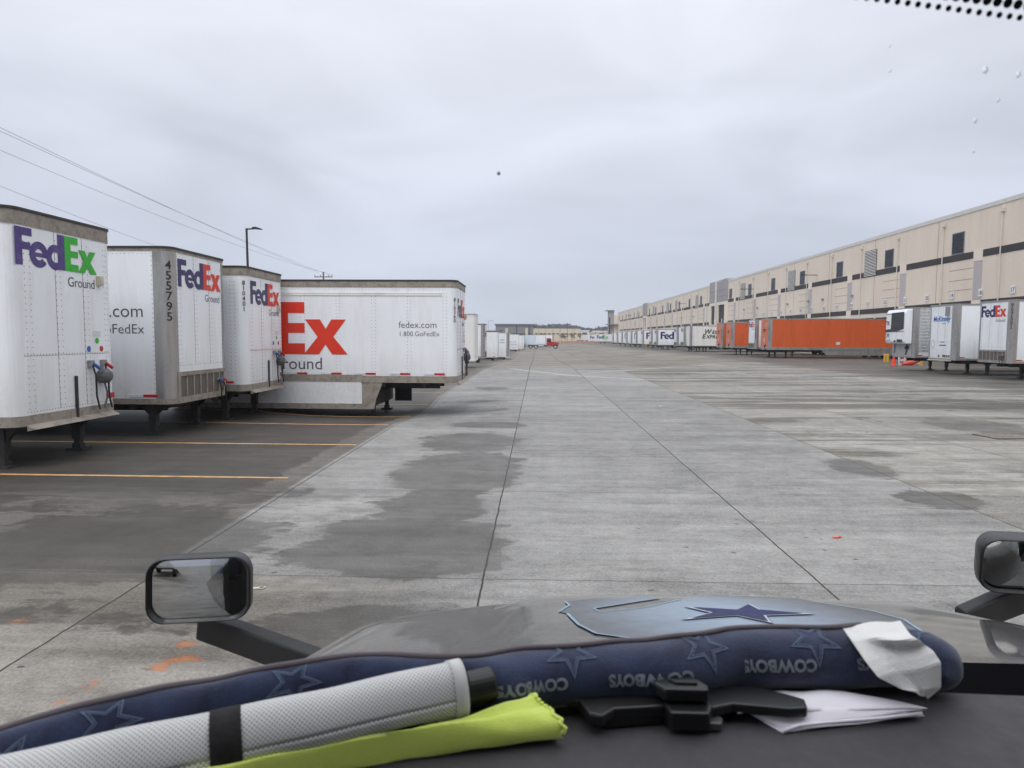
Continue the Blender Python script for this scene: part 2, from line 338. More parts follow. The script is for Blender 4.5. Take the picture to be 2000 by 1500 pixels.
# dark oil flecks and gum spots
vor = t.n('ShaderNodeTexVoronoi', {'Vector': t.mapv(P, (1, 1.6, 1)), 'Scale': 2.1, 'Randomness': 1.0}); 
fleck = t.math('MULTIPLY', t.rng(t.math('ADD', vor.outputs['Distance'], t.math('MULTIPLY', t.math('SUBTRACT', fine, .5), .09)), .052, .068, 1, 0), .75)
c = t.mix(fleck, c, (.045, .042, .04))
# fine cracks
cr = t.n('ShaderNodeTexVoronoi', {'Vector': t.n('ShaderNodeVectorMath', {0: P, 1: t.n('ShaderNodeVectorMath', {0: t.n('ShaderNodeTexNoise', {'Vector': P, 'Scale': 2.0, 'Detail': 5}).outputs['Color'], 'Scale': .7}, operation='SCALE').outputs[0]}, operation='ADD').outputs[0], 'Scale': .17}, feature='DISTANCE_TO_EDGE').outputs[0]
crm = t.math('MULTIPLY', t.rng(cr, .0006, .0018, 1, 0), t.rng(big, .5, .56, 0, .6))
c = t.mix(crm, c, (.07, .06, .05))
# sawn joints
wob = t.math('MULTIPLY', t.math('SUBTRACT', t.noise(P, 3.0, 4, .7), .5), .035)
def joint(v, off, pitch, hw, wb=wob):
    q = t.math('FRACT', t.math('DIVIDE', t.math('SUBTRACT', t.math('ADD', v, wb), off-pitch/2), pitch))
    d = t.math('MULTIPLY', t.math('ABSOLUTE', t.math('SUBTRACT', q, .5)), pitch)
    gr = t.rng(Y, 22, 70, 1.0, 3.4); return t.rng(t.math('DIVIDE', d, gr), hw*.6, hw*1.5, 1, 0)
jx = joint(X, -.47, 3.02, .0085); jy = t.math('MULTIPLY', joint(Y, 6.03, 3.5, .007), t.rng(X, -20, -3, .35, .9))
leftj = t.rng(X, -16.8, -3.7, 1, 1)
jm = t.math('MAXIMUM', t.math('MULTIPLY', jx, t.rng(X, -4.2, -3.7, .3, .95)), t.math('MULTIPLY', jy, .75))
c = t.mix(jm, c, (.03, .026, .022))
# red clay berm and scrub beyond the slab
off = t.math('MAXIMUM', t.rng(Y, 318, 320, 0, 1), t.math('MAXIMUM', t.rng(X, 56, 57, 0, 1), t.rng(X, -22, -21, 1, 0)))
soil = t.mix(t.rng(med, .4, .6, 0, 1), (.19, .105, .062), (.10, .10, .05))
c = t.mix(off, c, soil)
rough = t.math('SUBTRACT', .78, t.math('MULTIPLY', wet_shade_m, .22))
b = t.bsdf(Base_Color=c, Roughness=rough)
t.t.links.new(t.rng(wet_shade_m, 0, 1, .2, .3), b.inputs['Specular IOR Level'])
hh = t.math('ADD', t.math('MULTIPLY', fine, .5), t.math('ADD', t.math('MULTIPLY', grit, .35), t.math('MULTIPLY', jm, -1.5)))
t.t.links.new(t.bump(hh, .45, .006), b.inputs['Normal'])

# yellow bay lines
M_line = mat('bay_line_yellow', srgb(188, 146, 92), .6, var=.2, scale=3, dirt=(.16, .14, .11), dirtamt=.85)
M_line2 = mat('worn_bay_line_yellow', srgb(170, 148, 105), .6, var=.2, scale=3, dirt=(.2, .18, .16), dirtamt=.9)
for i in range(16):
    y0 = 10.27 + 3.19*i - (0.0 if i else .03); xe = (-3.82, -3.62, -3.66, -3.7, -3.68, -3.7)[min(i, 5)]
    m = MB(); hw = .05
    pts = list(np.arange(xe, -19.1, -1.0))
    for k in range(len(pts)-1):
        a, bb = pts[k], pts[k+1]
        m.add([(bb, y0-hw+random.uniform(-.004, .004), g(bb, y0)+.005), (a, y0-hw, g(a, y0)+.005), (a, y0+hw, g(a, y0)+.005), (bb, y0+hw, g(bb, y0)+.005)], [(0, 1, 2, 3)])
    tag(m.build('parking_line', M_line if i < 4 else M_line2), kind='structure')

# ------------------------------------------------------------------ trailers
def outline(L, hw, r=.22, grow=0.0, k=6):
    x1 = grow; w_ = hw+grow; r = r+grow*.7; pts = [(-L-grow, w_), (-L-grow, -w_)]
    for j in range(k+1):
        a = R(-90+90*j/k); pts.append((x1-r+r*math.cos(a), -w_+r+r*math.sin(a)))
    for j in range(k+1):
        a = R(90*j/k); pts.append((x1-r+r*math.cos(a), w_-r+r*math.sin(a)))
    return pts
def riv(m, o, u, n, mi, s=.009):
    o, u, n = Vector(o), Vector(u), Vector(n); v = n.cross(u)
    m.add([o+u*s, o+v*s, o-u*s, o-v*s, o+n*s*.6], [(0, 1, 4), (1, 2, 4), (2, 3, 4), (3, 0, 4)], mi)
def leg_mesh(x, y, zt, foot=True):
    m = MB(); m.box((x, y, zt*.62+.05), (.16, .15, zt*.78), 0); m.box((x, y, zt*.25), (.11, .11, zt*.5), 0)
    m.box((x, y, .02), (.34, .28, .04), 0); m.box((x, y, .08), (.15, .15, .09), 0)
    m.prism([(x-.34, zt), (x+.34, zt), (x+.09, zt*.62), (x-.09, zt*.62)], y-.04, y+.04, 0, T=lambda p: Vector((p.x, p.z, p.y)))
    return m
def wheel(parent, x, y, r=.5, side=-1, rim=M_rim, wdt=.28):
    o = MB().lathe((x, y, r), [(r*.62, -wdt/2), (r*.93, -wdt/2), (r, -wdt/2+.04), (r, wdt/2-.04), (r*.93, wdt/2), (r*.62, wdt/2)], 'Y', 22).build('wheel', M_rubber, parent)
    MB().lathe((x, y+side*(wdt/2-.03), r), [(r*.6, .0), (r*.58, side*.04), (r*.30, side*.035), (r*.26, side*.09), (r*.1, side*.1)][::(1 if side < 0 else 1)], 'Y', 18).build('rim', rim, o)
    return o
TRAILER_N = 0
def trailer(label, x, y0, row='left', zt=4.1, zb=.9, L=8.5, body=M_white, rail=M_tan, railh=.22, roofcap=True, corner=None, nose='panel', logo=None, number=None, side=None,
            detail=0, gear=True, legx=None, rz=0.0, group=None, nosebody=None, drop=None, skirt=False, tilt=0.0, hw=1.3, wheels=True, brh=.17, brmat=None, r=.22, cat='trailer'):
    """near corner of the nose at (x, y0); nose towards the lane"""
    left_ = row == 'left'
    yc = y0+hw; z = float(g(x+(-1 if left_ else 1), yc))
    T = thing('freight_trailer', label, cat, (x, yc, z), (0 if left_ else math.pi)+rz, group)
    s = -1 if left_ else 1                       # local side facing the camera
    zt -= z; zb -= z
    brmat = brmat or rail
    # body
    m = MB(); o_ = outline(L, hw, r); m.prism(o_, zb+.02, zt-.03, 0)
    U = Vector((1, 0, 0)) if left_ else Vector((-1, 0, 0)); SN = Vector((0, s, 0)); su = 1 if left_ else -1
    if detail >= 1:
        step = .1 if detail == 2 else .16; rs = .0115 if detail == 2 else .012
        cols = []
        q = r+.06
        while q < (L-.2): cols += [q, q+.11] if detail == 2 else [q]; q += 1.21 if detail == 1 else 1.05
        for q in cols:
            zz = zb+brh+.12
            while zz < zt-railh-.08: riv(m, (-q, s*hw, zz), (1, 0, 0), SN, 1, rs); zz += step
        q = r+.1
        while q < L-.1:
            riv(m, (-q, s*hw, zb+brh+.05), (1, 0, 0), SN, 1, rs*.8); riv(m, (-q, s*hw, zt-railh-.06), (1, 0, 0), SN, 1, rs*.8); q += .09
        for q in (-1.0, -.88, -.28, -.17, .42, .54, 1.0, 1.08):
            zz = zb+brh+.1+(.65 if nose == 'recess' else 0)
            while zz < zt-railh-.06: riv(m, (0, q, zz), (0, 1, 0), (1, 0, 0), 1, rs); zz += step
        q = -1.05
        zl = zb+brh+.05+(.65 if nose == 'recess' else 0)
        while q < 1.08: riv(m, (0, q, zl), (0, 1, 0), (1, 0, 0), 1, rs); q += .07
        if nose == 'panel':
            zs = zb+(zt-zb)*.33; q = -1.07
            while q < 1.08: riv(m, (0, q, zs), (0, 1, 0), (1, 0, 0), 1, rs); q += .07
            m.b2((0, -1.08, zs-.022), (.003, 1.08, zs-.016), 1)
        for q in (-.28 if detail == 2 else -.3, .42): m.b2((0, q-.02, zl), (.003, q-.015, zt-railh), 1)
    m.build('body', [body, M_rivet], T)
    if nosebody is not None:
        MB().b2((.0, -hw+r+.02, zb+.2), (.012, hw-r-.02, zt-.14)).build('nose_panel', nosebody, T)
    # rails
    m = MB(); oo = outline(L, hw, r, .012); m.prism(oo, zt-railh, zt-.045, 0)
    if detail >= 1:
        q = -L+.05
        while q < -r: riv(m, (q, s*(hw+.012), zt-railh+.03), (1, 0, 0), SN, 1, .009); q += .11
        q = -1.05
        while q < 1.07: riv(m, (.012, q, zt-railh+.03), (0, 1, 0), (1, 0, 0), 1, .009); q += .08
    m.build('top_rail', [rail, M_rivet], T)
    MB().prism(outline(L, hw, r, .03), zt-.042, zt, 0).build('roof', M_dark if roofcap else M_alu, T)
    m = MB()
    if drop is None: m.prism(outline(L, hw, r, .014), zb, zb+brh, 0)
    else: m.prism(outline(drop, hw, r, .014), zb, zb+brh, 0)
    if detail >= 1:
        q = .12
        while q < (drop or L)-.1: riv(m, (-q-r*.6, s*(hw+.014), zb+brh*.3), (1, 0, 0), SN, 1, .014); q += .23
    m.build('bottom_rail', [brmat, M_rivet], T)
    if drop is not None:
        zd = drop and .22
        MB().b2((-L+.02, -hw+.006, zd+.1), (-drop-.0, hw-.006, zb+.03)).build('drop_floor_panel', body, T)
        m = MB(); m.b2((-L, -hw-.01, zd), (-drop, hw+.01, zd+.16), 0)
        q = drop+.1
        while q < L-.1: riv(m, (-q, s*(hw+.01), zd+.05), (1, 0, 0), SN, 1, .016); q += .2
        m.b2((-L, -hw-.012, zb+.03), (-drop+.01, hw+.012, zb+brh+.03), 0)
        m.build('lower_rail', [rail, M_rivet], T)
        MB().prism([(-drop+.0, zb), (-drop+.62, zb), (-drop+.42, zd+.3), (-drop+.36, zd), (-drop+.0, zd)], s*(hw-.02)-.02, s*(hw-.02)+.02, 0, T=lambda p: Vector((p.x, p.z, p.y))).build('gooseneck_bracket', rail, T)
        m = MB(); m.b2((-drop+.05, -hw+.1, zd+.1), (-drop+.4, hw-.1, zb-.0), 0); m.b2((-drop+.5, hw-.3, zb-.75), (-drop+1.05, hw-.25, zb-.02), 0)
        m.build('gooseneck', M_steel, T)
    if corner is not None:
        for sy in (-1, 1):
            pts = []; gr = .009
            for j in range(9):
                a = R(90*j/8); pts.append((-r+(r+gr)*math.cos(a), sy*(hw-r+(r+gr)*math.sin(a))))
            pts = [(.0+gr, sy*(hw-r-.05))]+pts+[(-r-.14, sy*(hw+gr))]; inn = [(px_-.02 if k_ < 5 else px_, py_-sy*.02) for k_, (px_, py_) in enumerate(pts)]
            pg = pts+inn[::-1]
            n_ = len(pts); mm = MB(); vs = [(p_[0], p_[1], zb+.01) for p_ in pts]+[(p_[0], p_[1], zt-railh+.0) for p_ in pts]
            mm.add(vs, [(i_, i_+1, n_+i_+1, n_+i_) for i_ in range(n_-1)], 0); mm.build('corner_post', corner, T, smooth=True)
    # red and silver tape
    q = .12+r; zz = zb+brh+.035
    if detail >= 1 or side in ('plain', 'fedex', None):
        while q < L-.5:
            MB().b2((-q, s*hw, zz), (-q-.3, s*(hw+.016), zz+.055)).build('red_reflector', M_red, T)
            if detail: MB().b2((-q-.31, s*hw, zz), (-q-.61, s*(hw+.0155), zz+.055)).build('silver_reflector', M_refw, T)
            q += 1.02 if detail == 2 else 1.9
    # nose gear
    if nose == 'recess':
        zh = zb+.68
        m = MB(); fy = hw-r+.03
        m.b2((.006, -fy, zh-.09), (.03, fy, zh+.0), 0); m.b2((.006, -fy, zb), (.03, fy, zb+.13), 0)
        for q in (-fy+.0, fy-.1): m.b2((.006, q, zb+.132), (.03, q+.1, zh-.092), 0)
        m.build('nose_frame', rail if rail is not M_alu else M_alu, T)
        m = MB(); m.b2((.002, -fy+.1, zb+.13), (.005, fy-.1, zh-.09), 1)
        for k_ in range(6): q = -fy+.1+(2*fy-.2)*(k_+.8)/6.6; m.b2((.006, q, zb+.132), (.026, q+.045, zh-.092), 0)
        m.build('nose_rib', [rail, mat('recess_brown', (.12, .10, .085), .7)], T)
        gy, gz = fy-.42, zh-.25
    else:
        gy, gz = .50, zb+.95
        if detail:
            m = MB(); m.add([(.01, -1.1, zb+.02), (.01, 1.14, zb+.02), (.15, 1.14, zb-.05), (.15, -1.1, zb-.05), (.01, -1.1, zb-.08), (.01, 1.14, zb-.08)], [(0, 1, 2, 3)[::-1], (3, 2, 5, 4)[::-1], (0, 3, 4), (1, 5, 2)])
            m.build('nose_lip', M_tan, T)
    if detail and gear:
        big_ = 1.0 if nose == 'panel' else .6
        gh = thing('air_coupling', None, None); 
        bpy.data.objects.remove(gh)
        for k_, (dy, mt) in enumerate(((0, mat('hose_blue', (.03, .10, .32), .4)), (.36*big_, M_red))):
            m = MB(); c0 = Vector((.03, gy+dy, gz)); m.box(c0, (.07*big_, .12*big_, .12*big_), 0); m.tube([c0+Vector((.03, .02, 0)), c0+Vector((.1, .12*big_, -.1*big_))], .032*big_, 8, 1)
            m.tube([c0+Vector((.03, 0, -.02)), c0+Vector((.09, .0, -.22)), c0+Vector((.06, .05, -.5*big_-.1)), c0+Vector((.05, .14, -.85*big_))], .017, 7, 2)
            m.build('air_coupling', [M_galv, mt, M_rubber], T, smooth=False)
        if nose == 'panel':
            m = MB().lathe((.09, gy+.3, gz-.24), [(.12, -.09), (.14, -.06), (.14, .05), (.10, .1), (.05, .12)], 'X', 10); m.tube([(.1, gy+.25, gz-.3), (.1, gy+.36, gz-.6), (.06, gy+.3, gz-.85)], .017, 7)
            m.build('plug_socket', mat('socket_grey', (.10, .10, .10), .6), T)
            m = MB()
            vs, fs = ringsec(0, 0, .055, .0, 0, 360, 18)
            put(m, [(vs, fs, 0)], (0, gy+.0, gz+.27), (0, 1, 0), (0, 0, 1), (1, 0, 0), 0); m.build('marker_dot', M_lblue, T)
            m = MB(); put(m, [(vs, fs, 0)], (0, gy+.36, gz+.27), (0, 1, 0), (0, 0, 1), (1, 0, 0), 0); m.build('marker_dot', M_red, T)
            m = MB(); m.b2((0, gy+.13, gz+.50), (.006, gy+.34, gz+.60)); m.build('notice_plate', M_refw, T)
            m = MB(); put(m, [(vs, fs, 0)], (0, gy+.24, gz+.42), (0, 1, 0), (0, 0, 1), (1, 0, 0), 0); m.build('marker_dot', M_green, T)
            m = MB(); m.b2((.0, gy-.42, zb+.0), (.035, gy-.37, gz-.2)); m.build('document_slot', M_steel, T)
            m = MB(); m.b2((.0, hw-r-.12, zb+brh+.1), (.008, hw-r-.0+.12, zb+brh+.2)); m.build('nose_reflector', M_red, T)
            m = MB(); m.b2((0, .78, zt-1.1), (.07, .9, zt-.92)); m.b2((.07, .80, zt-1.07), (.085, .88, zt-.97)); m.build('vent_box', M_beige, T, bevel=.01)
    # landing gear
    lx = legx if legx is not None else (-.75 if left_ else -2.6)
    zl = zb if drop is None else .25
    ft = zb
    for sy in (-1, 1):
        leg_mesh(lx, sy*(hw-.38), ft if drop is None else zb).build('landing_leg', M_steel, T)
    m = MB(); m.b2((lx-.05, -hw+.4, ft*.75), (lx+.05, hw-.4, ft*.75+.09)); m.b2((-L+.3, -.5, zb-.22), (-.6, -.42, zb-.004)); m.b2((-L+.3, .42, zb-.22), (-.6, .5, zb-.004))
    for k_ in range(int(L/1.2)): m.b2((-1.0-k_*1.2, -hw+.06, zb-.12), (-.92-k_*1.2, hw-.06, zb-.005))
    m.build('underframe', M_steel, T)
    if wheels:
        ax = [-L+1.3] if L < 10 else [-L+1.6, -L+2.9]
        for a in ax:
            for sy in (-1, 1): wheel(T, a, sy*(hw-.2), .5, sy)
    if skirt:
        MB().prism([(-5.4, zb-.004), (-L+.1, zb-.004), (-L+.1, .32), (-6.0, .32)], s*(hw-.06)-.02, s*(hw-.06)+.02, 0, T=lambda p: Vector((p.x, p.z, p.y))).build('side_skirt', M_alu, T)
    # lettering
    N, UU, VV = Vector((1, 0, 0)), Vector((0, 1, 0)), Vector((0, 0, 1))
    if logo:
        a, bcol, H, yl, ztop, font = logo
        m = MB(); put(m, fedex(H), (0.0, yl, ztop-H), UU, VV, N); m.build('nose_logo', [a, bcol], T)
        m = MB(); put(m, [text2d('Ground', H*.40, 0, 'RIGHT', 0, .95)], (0, yl+H*3.2, ztop-H-H*.44), UU, VV, N); m.build('nose_lettering', M_grey, T)
    if number:
        txt, sz, zn, dy, where = number
        m = MB()
        for i, ch in enumerate(txt):
            if where == 'corner':
                a = R(45); o3 = Vector((-r+(r+.012)*math.cos(a), s*(hw-r+(r+.012)*math.sin(a)), zn-sz*(i+1)*1.06)); nn = Vector((math.cos(a), s*math.sin(a), 0)); uu = VV.cross(nn)
            else:
                o3 = Vector((-dy, s*hw, zn-sz*(i+1)*1.06)); nn = SN; uu = VV.cross(nn)
            put(m, [text2d(ch, sz*1.25, .012, 'CENTER')], o3, uu, VV, nn, 0, .006)
        m.build('number_lettering', M_ink, T)
    if side:
        m = MB(); S0 = Vector((0, s*hw, 0))
        def sp_(q, zz): return Vector((-q, s*hw, zz))
        if side == 'fedex_far' or side == 'fedex_green':
            H = 1.45; put(m, fedex(H), sp_(.80, zt-.55-H), U, VV, SN)
            m.build('side_logo', [M_navy, M_green if side == 'fedex_green' else M_fxo], T)
            m = MB(); put(m, [text2d('Ground', .5, 0, 'RIGHT')], sp_(.55+H*3.2, zt-.75-H-.3), U, VV, SN); m.build('side_lettering', M_grey, T)
        elif side == 'T4':
            H = 1.53; put(m, fedex(H), sp_(3.24+3.27*H, 1.83), U, VV, SN); m.build('side_logo', [M_navy, M_fxo], T)
            m = MB(); put(m, [text2d('Ground', .50, 0, 'RIGHT')], sp_(3.95, 1.39), U, VV, SN)
            m.build('side_lettering', M_grey, T); m = MB(); put(m, [text2d('fedex.com', .27, -.004, 'LEFT')], sp_(1.70, 2.62), U, VV, SN); m.build('web_lettering', M_grey, T); m = MB(); put(m, [text2d('1.800.GoFedEx', .195, -.004, 'LEFT')], sp_(1.70, 2.38), U, VV, SN); m.build('phone_lettering', M_grey, T)
            m = MB(); m.b2((-L+.1, s*hw, zt-.46), (-.42, s*(hw+.02), zt-.425)); m.b2((-L+.1, s*hw, zt-.40), (-.42, s*(hw+.02), zt-.375)); m.b2((-L+.1, s*hw, zt-.425), (-.42, s*(hw+.008), zt-.40))
            m.build('side_rub_rail', M_white2, T)
        elif side == 'com':
            put(m, [text2d('fedex.com', .39, -.003, 'RIGHT')], sp_(.58, 2.57), U, VV, SN); m.build('web_lettering', M_grey, T); m = MB(); put(m, [text2d('1.800.GoFedEx', .29, -.003, 'RIGHT')], sp_(.58, 2.22), U, VV, SN)
            m.build('phone_lettering', M_grey, T)
            m = MB(); m.b2((-1.35, s*hw, zt-.62), (-2.6, s*(hw+.008), zt-.60)); m.b2((-1.35, s*hw, zt-.72), (-2.6, s*(hw+.008), zt-.70)); m.build('side_scuff', M_galv, T)
        elif side == 'com_far':
            put(m, [text2d('fedex.com', .5, .0, 'LEFT')], sp_(2.6, zt-1.75), U, VV, SN); put(m, [text2d('1.800.GoFedEx', .36, 0, 'LEFT')], sp_(2.6, zt-2.25), U, VV, SN)
            m.build('side_lettering', M_grey, T)
        elif side == 'west':
            for i, (big1, rest) in enumerate((('W', 'ESTERN'), ('E', 'XPRESS'))):
                zz = zt-1.28-i*.72; u0 = 1.75-i*.25+(.0 if i == 0 else .45)
                u0 = 2.15 if i == 0 else 1.85
                v1, f1 = text2d(big1, .98, .035, 'LEFT', .28); wd = max(a for a, _ in v1)
                put(m, [(v1, f1)], sp_(u0, zz), U, VV, SN); put(m, [text2d(rest, .72, .04, 'LEFT', .28, 1.1)], sp_(u0+wd-.05, zz), U, VV, SN)
            m.build('side_lettering', M_ink, T)
        elif side == 'diamond':
            for i, (cx, mi) in enumerate(((13.6, 0), (14.55, 1))):
                d_ = .42
                put(m, [([(-d_, 0), (0, -d_), (d_, 0), (0, d_)], [(0, 1, 2, 3)])], sp_(cx, 1.75), U, VV, SN, 0, .004)
                if i == 0: put(m, [([(-d_*.7, -.06), (0, -d_*.85), (d_*.7, -.0), (0.0, d_*.65)], [(0, 1, 2, 3)])], sp_(cx, 1.75), U, VV, SN, 1, .008)
            m.build('diamond_emblem', [mat('emblem_grey', (.33, .32, .32), .5), M_orange], T)
            m = MB(); m.b2((-6.9, s*hw, 1.42), (-7.3, s*(hw+.006), 1.68)); m.build('sticker', M_refw, T)
    if tilt: T.rotation_euler.rotate_axis('Y', tilt)
    return T

GL = 'freight trailers parked nose-out along the left bays'
GR = 'freight trailers backed against the warehouse docks'
trailer('white pup trailer nearest the camera, purple and green company logo on its nose', -8.21, 10.4, zt=4.2, zb=.71, railh=.27, logo=(M_purple, M_green, .60, -1.18, 3.90, 0), detail=2, legx=-.55, group=GL)
trailer('white trailer numbered 455795 with an aluminium corner and recessed nose bottom', -7.75, 14.2, zt=4.06, zb=.71, railh=.10, rail=M_tan, corner=M_alu, nose='recess', logo=(M_navy, M_fxo, .60, -.98, 3.84, 0),
        number=('455795', .205, 3.80, 0, 'corner'), side='com', detail=2, legx=-.65, group=GL, brh=.12)
trailer('white trailer numbered 810401 with rounded corners, between trailers 455795 and 810360', -7.4, 17.1, zt=3.95, zb=.76, railh=.24, logo=(M_navy, M_fxo, .60, -.98, 3.62, 0), number=('810401', .125, 3.62, 0, 'corner'), side='plain', detail=2, group=GL)
trailer('white drop-floor trailer numbered 810360 standing farthest out, big orange Ex on its side', -2.35, 19.85, zt=3.83, zb=.82, railh=.22, logo=(M_navy, M_fxo, .55, -.98, 3.50, 0), number=('810360', .115, 3.52, 0, 'corner'),
        side='T4', detail=2, drop=2.8, legx=-2.55, group=GL, brh=.2)
trailer('tall plain warm-white trailer with no lettering, first one behind trailer 810360', -4.34, 47.7, zt=3.76, zb=.46, body=M_white2, rail=M_white2, railh=.12, roofcap=False, group=GL, brh=.1, detail=0, legx=-1.0)
trailer('white trailer with a recessed grey nose bottom, second one behind trailer 810360', -4.95, 64.5, zt=3.38, zb=.08, rail=M_alu, railh=.12, corner=M_alu, nose='recess', logo=(M_navy, M_fxo, .6, -.98, 3.1, 0), group=GL, brh=.1)
trailer('grey-white trailer third behind trailer 810360, thin dark roof edge', -4.8, 84.0, zt=2.82, zb=-.47, railh=.1, group=GL, brh=.1, rail=M_alu)
trailer('white trailer with small grey web address, fourth behind trailer 810360', -3.8, 93.0, zt=2.70, zb=-.64, rail=M_white, railh=.08, roofcap=False, corner=M_alu, side='com', group=GL, brh=.08, brmat=M_white)
trailer('white trailer with two faint text lines, left of the narrow ones by the red truck', -3.84, 146.0, zt=2.66, zb=-.62, rail=M_white, railh=.08, roofcap=False, side='com_far', group=GL, brh=.08, brmat=M_white)
trailer('narrow-looking plain white trailer behind the faint text lines', -3.4, 158.0, zt=2.5, zb=-.75, rail=M_white, railh=.08, group=GL, brh=.08, brmat=M_white2)
trailer('narrow-looking white trailer touching the rear of the red truck load', -3.2, 172.0, zt=2.55, zb=-.8, rail=M_white, railh=.08, group=GL, brh=.08)
trailer('white trailer standing behind the cab of the red truck', 5.0, 205.0, zt=2.75, zb=-.6, rail=M_white, railh=.08, corner=M_alu, group=GL, brh=.08)

def RT(label, y0, x=24.0, **k):
    y0 += .9
    d = dict(zt=4.2, zb=.95, L=15.9, rail=M_alu, railh=.1, roofcap=False, row='right', group=GR, brh=.1, corner=M_alu); d.update(k)
    zz = float(g(x, y0))-.1; d['zt'] += zz; d['zb'] += zz
    if d.get('logo'):
        l = list(d['logo']); d['logo'] = tuple(l)
    return trailer(label, x, y0, **d)
FX = (M_navy, M_fxo, .60, -1.05, 3.92, 0)
def fx(y0, x=24.0, H=.60): z = float(g(x+1, y0+1.3)); return (M_navy, M_fxo, H, -1.05, 3.95+(float(g(x, y0))-.1)-float(g(x+1, y0+1.3)), 0)
RT('white trailer numbered 957531 at the right edge, recessed grey frame under its nose', 34.6, nose='recess', logo=fx(34), number=('957531', .21, 3.95, 0, 'corner'), side='plain', detail=1, legx=-2.2)
mk = RT('white trailer with blue name on its nose, between trailer 957531 and the reefer', 39.1, x=23.9, detail=1, gear=False, side='plain', legx=-2.2)
m = MB()
put(m, [text2d('McKinney', .42, .03, 'CENTER', .2)], (0, .02, 3.12), (0, 1, 0), (0, 0, 1), (1, 0, 0)); m.build('nose_lettering', M_lblue, mk)
m = MB()
for a in ((.0, .0),):
    d_ = .3; put(m, [([(-d_*.62, 0), (0, -d_), (d_*.62, 0), (0, d_)], [(0, 1, 2, 3)])], (0, -.75, 1.75), (0, 1, 0), (0, 0, 1), (1, 0, 0), 0); put(m, [([(-d_*.55, 0), (0, -d_*.9), (d_*.55, 0), (0, d_*.9)], [(0, 1, 2, 3)])], (0, -.75, 1.75), (0, 1, 0), (0, 0, 1), (1, 0, 0), 1, .007)
put(m, [text2d('trailers', .13, 0, 'CENTER')], (0, .28, 2.95), (0, 1, 0), (0, 0, 1), (1, 0, 0), 0)
put(m, [rect(-.17, 0, .17, .05)], (0, .2, 1.87), (0, 1, 0), (0, 0, 1), (1, 0, 0), 0); put(m, [rect(-.34, 0, .34, .06)], (0, .25, 1.68), (0, 1, 0), (0, 0, 1), (1, 0, 0), 0)
for yy in (-.1, .32, .5, .7, .9): m.box((.006, yy, 1.05+.03*((yy*10) % 2)), (.01, .13, .14), 0)
m.build('nose_stickers', [M_grey, M_white], mk)
m = MB().b2((0, .55, 3.42), (.12, .8, 3.95)); m.build('vent_box', M_galv, mk)
# refrigerated trailer
rf = RT('silver ribbed refrigerated trailer with a black and white cooling unit on its nose', 43.9, x=24.2, side=None, body=M_white, legx=-2.4)
m = MB()
for k_ in range(14): zz = 1.25+k_*.205; m.b2((-15.8, 1.3, zz), (-.35, 1.325, zz+.15))
m.build('ribbed_panel', mat('polished_ribs', (.6, .6, .6), .28, .7, streak=True), rf)
m = MB()
prof = [(.0, 1.75), (.42, 1.75), (.50, 1.9), (.50, 3.75), (.38, 3.98), (.0, 4.0)]
m.prism(prof, -1.18, 1.18, 0, T=lambda p: Vector((p.x+.01, p.z, p.y)))
cu = m.build('cooling_unit', M_white, rf, bevel=.05)
m = MB(); m.add([(.53, -.45, 3.78), (.53, 1.1, 3.82), (.53, 1.1, 2.72), (.53, .2, 2.55), (.53, -1.19, 2.5), (.53, -1.19, 2.68), (.53, -.5, 2.72)], [(0, 6, 5, 4, 3, 2, 1)])
m.b2((.51, -.05, 1.86), (.53, .14, 1.98)); m.b2((.51, .3, 1.86), (.53, .95, 2.04)); m.b2((.51, -1.17, 2.53), (.525, 1.19, 2.56)); m.build('intake_grille', mat('grille_black', (.03, .03, .034), .5), cu)
m = MB()
for k_ in range(6): m.tube([(.54, -.42, 3.6-.15*k_), (.555, .3, 3.62-.15*k_), (.54, 1.05, 3.5-.13*k_)], .012, 4)
m.build('grille_bar', mat('grille_bar_grey', (.09, .09, .10), .5), cu)
m = MB(); m.b2((.51, -1.1, 2.95), (.525, -.65, 3.3)); m.build('unit_badge', M_white, cu)
m = MB()
put(m, [text2d('TK', .34, .05, 'CENTER')], (.525, -.88, 3.0), (0, 1, 0), (0, 0, 1), (1, 0, 0), 0); put(m, [text2d('WIND', .16, .02, 'CENTER')], (.51, -.85, 2.3), (0, 1, 0), (0, 0, 1), (1, 0, 0), 0, .012)
put(m, [ringsec(0, 0, .2, .15, 0, 180)], (.51, -.85, 2.1), (0, 1, 0), (0, 0, 1), (1, 0, 0), 0, .012); put(m, [text2d('THERMO KING', .12, .01, 'CENTER')], (.51, -.8, 3.68), (0, 1, 0), (0, 0, 1), (1, 0, 0), 0, .014)
put(m, [text2d('ooo A.A.A', .12, .03, 'CENTER')], (.51, -.8, 1.95), (0, 1, 0), (0, 0, 1), (1, 0, 0), 0, .012)
m.build('unit_lettering', M_ink, cu)
m = MB(); m.b2((.01, -1.15, 1.0), (.04, 1.15, 1.70)); m.build('nose_kick_panel', mat('kick_panel_grey', (.4, .4, .4), .5), rf)
m = MB(); m.tube([(.06, -.8, 1.75), (.08, -.75, 1.4), (.07, -.85, 1.1)], .02, 6); m.tube([(.06, .7, 1.75), (.1, .75, 1.35), (.07, .6, 1.05)], .03, 6); m.box((.08, .75, 1.5), (.12, .3, .2)); m.build('hose', M_rubber, rf)

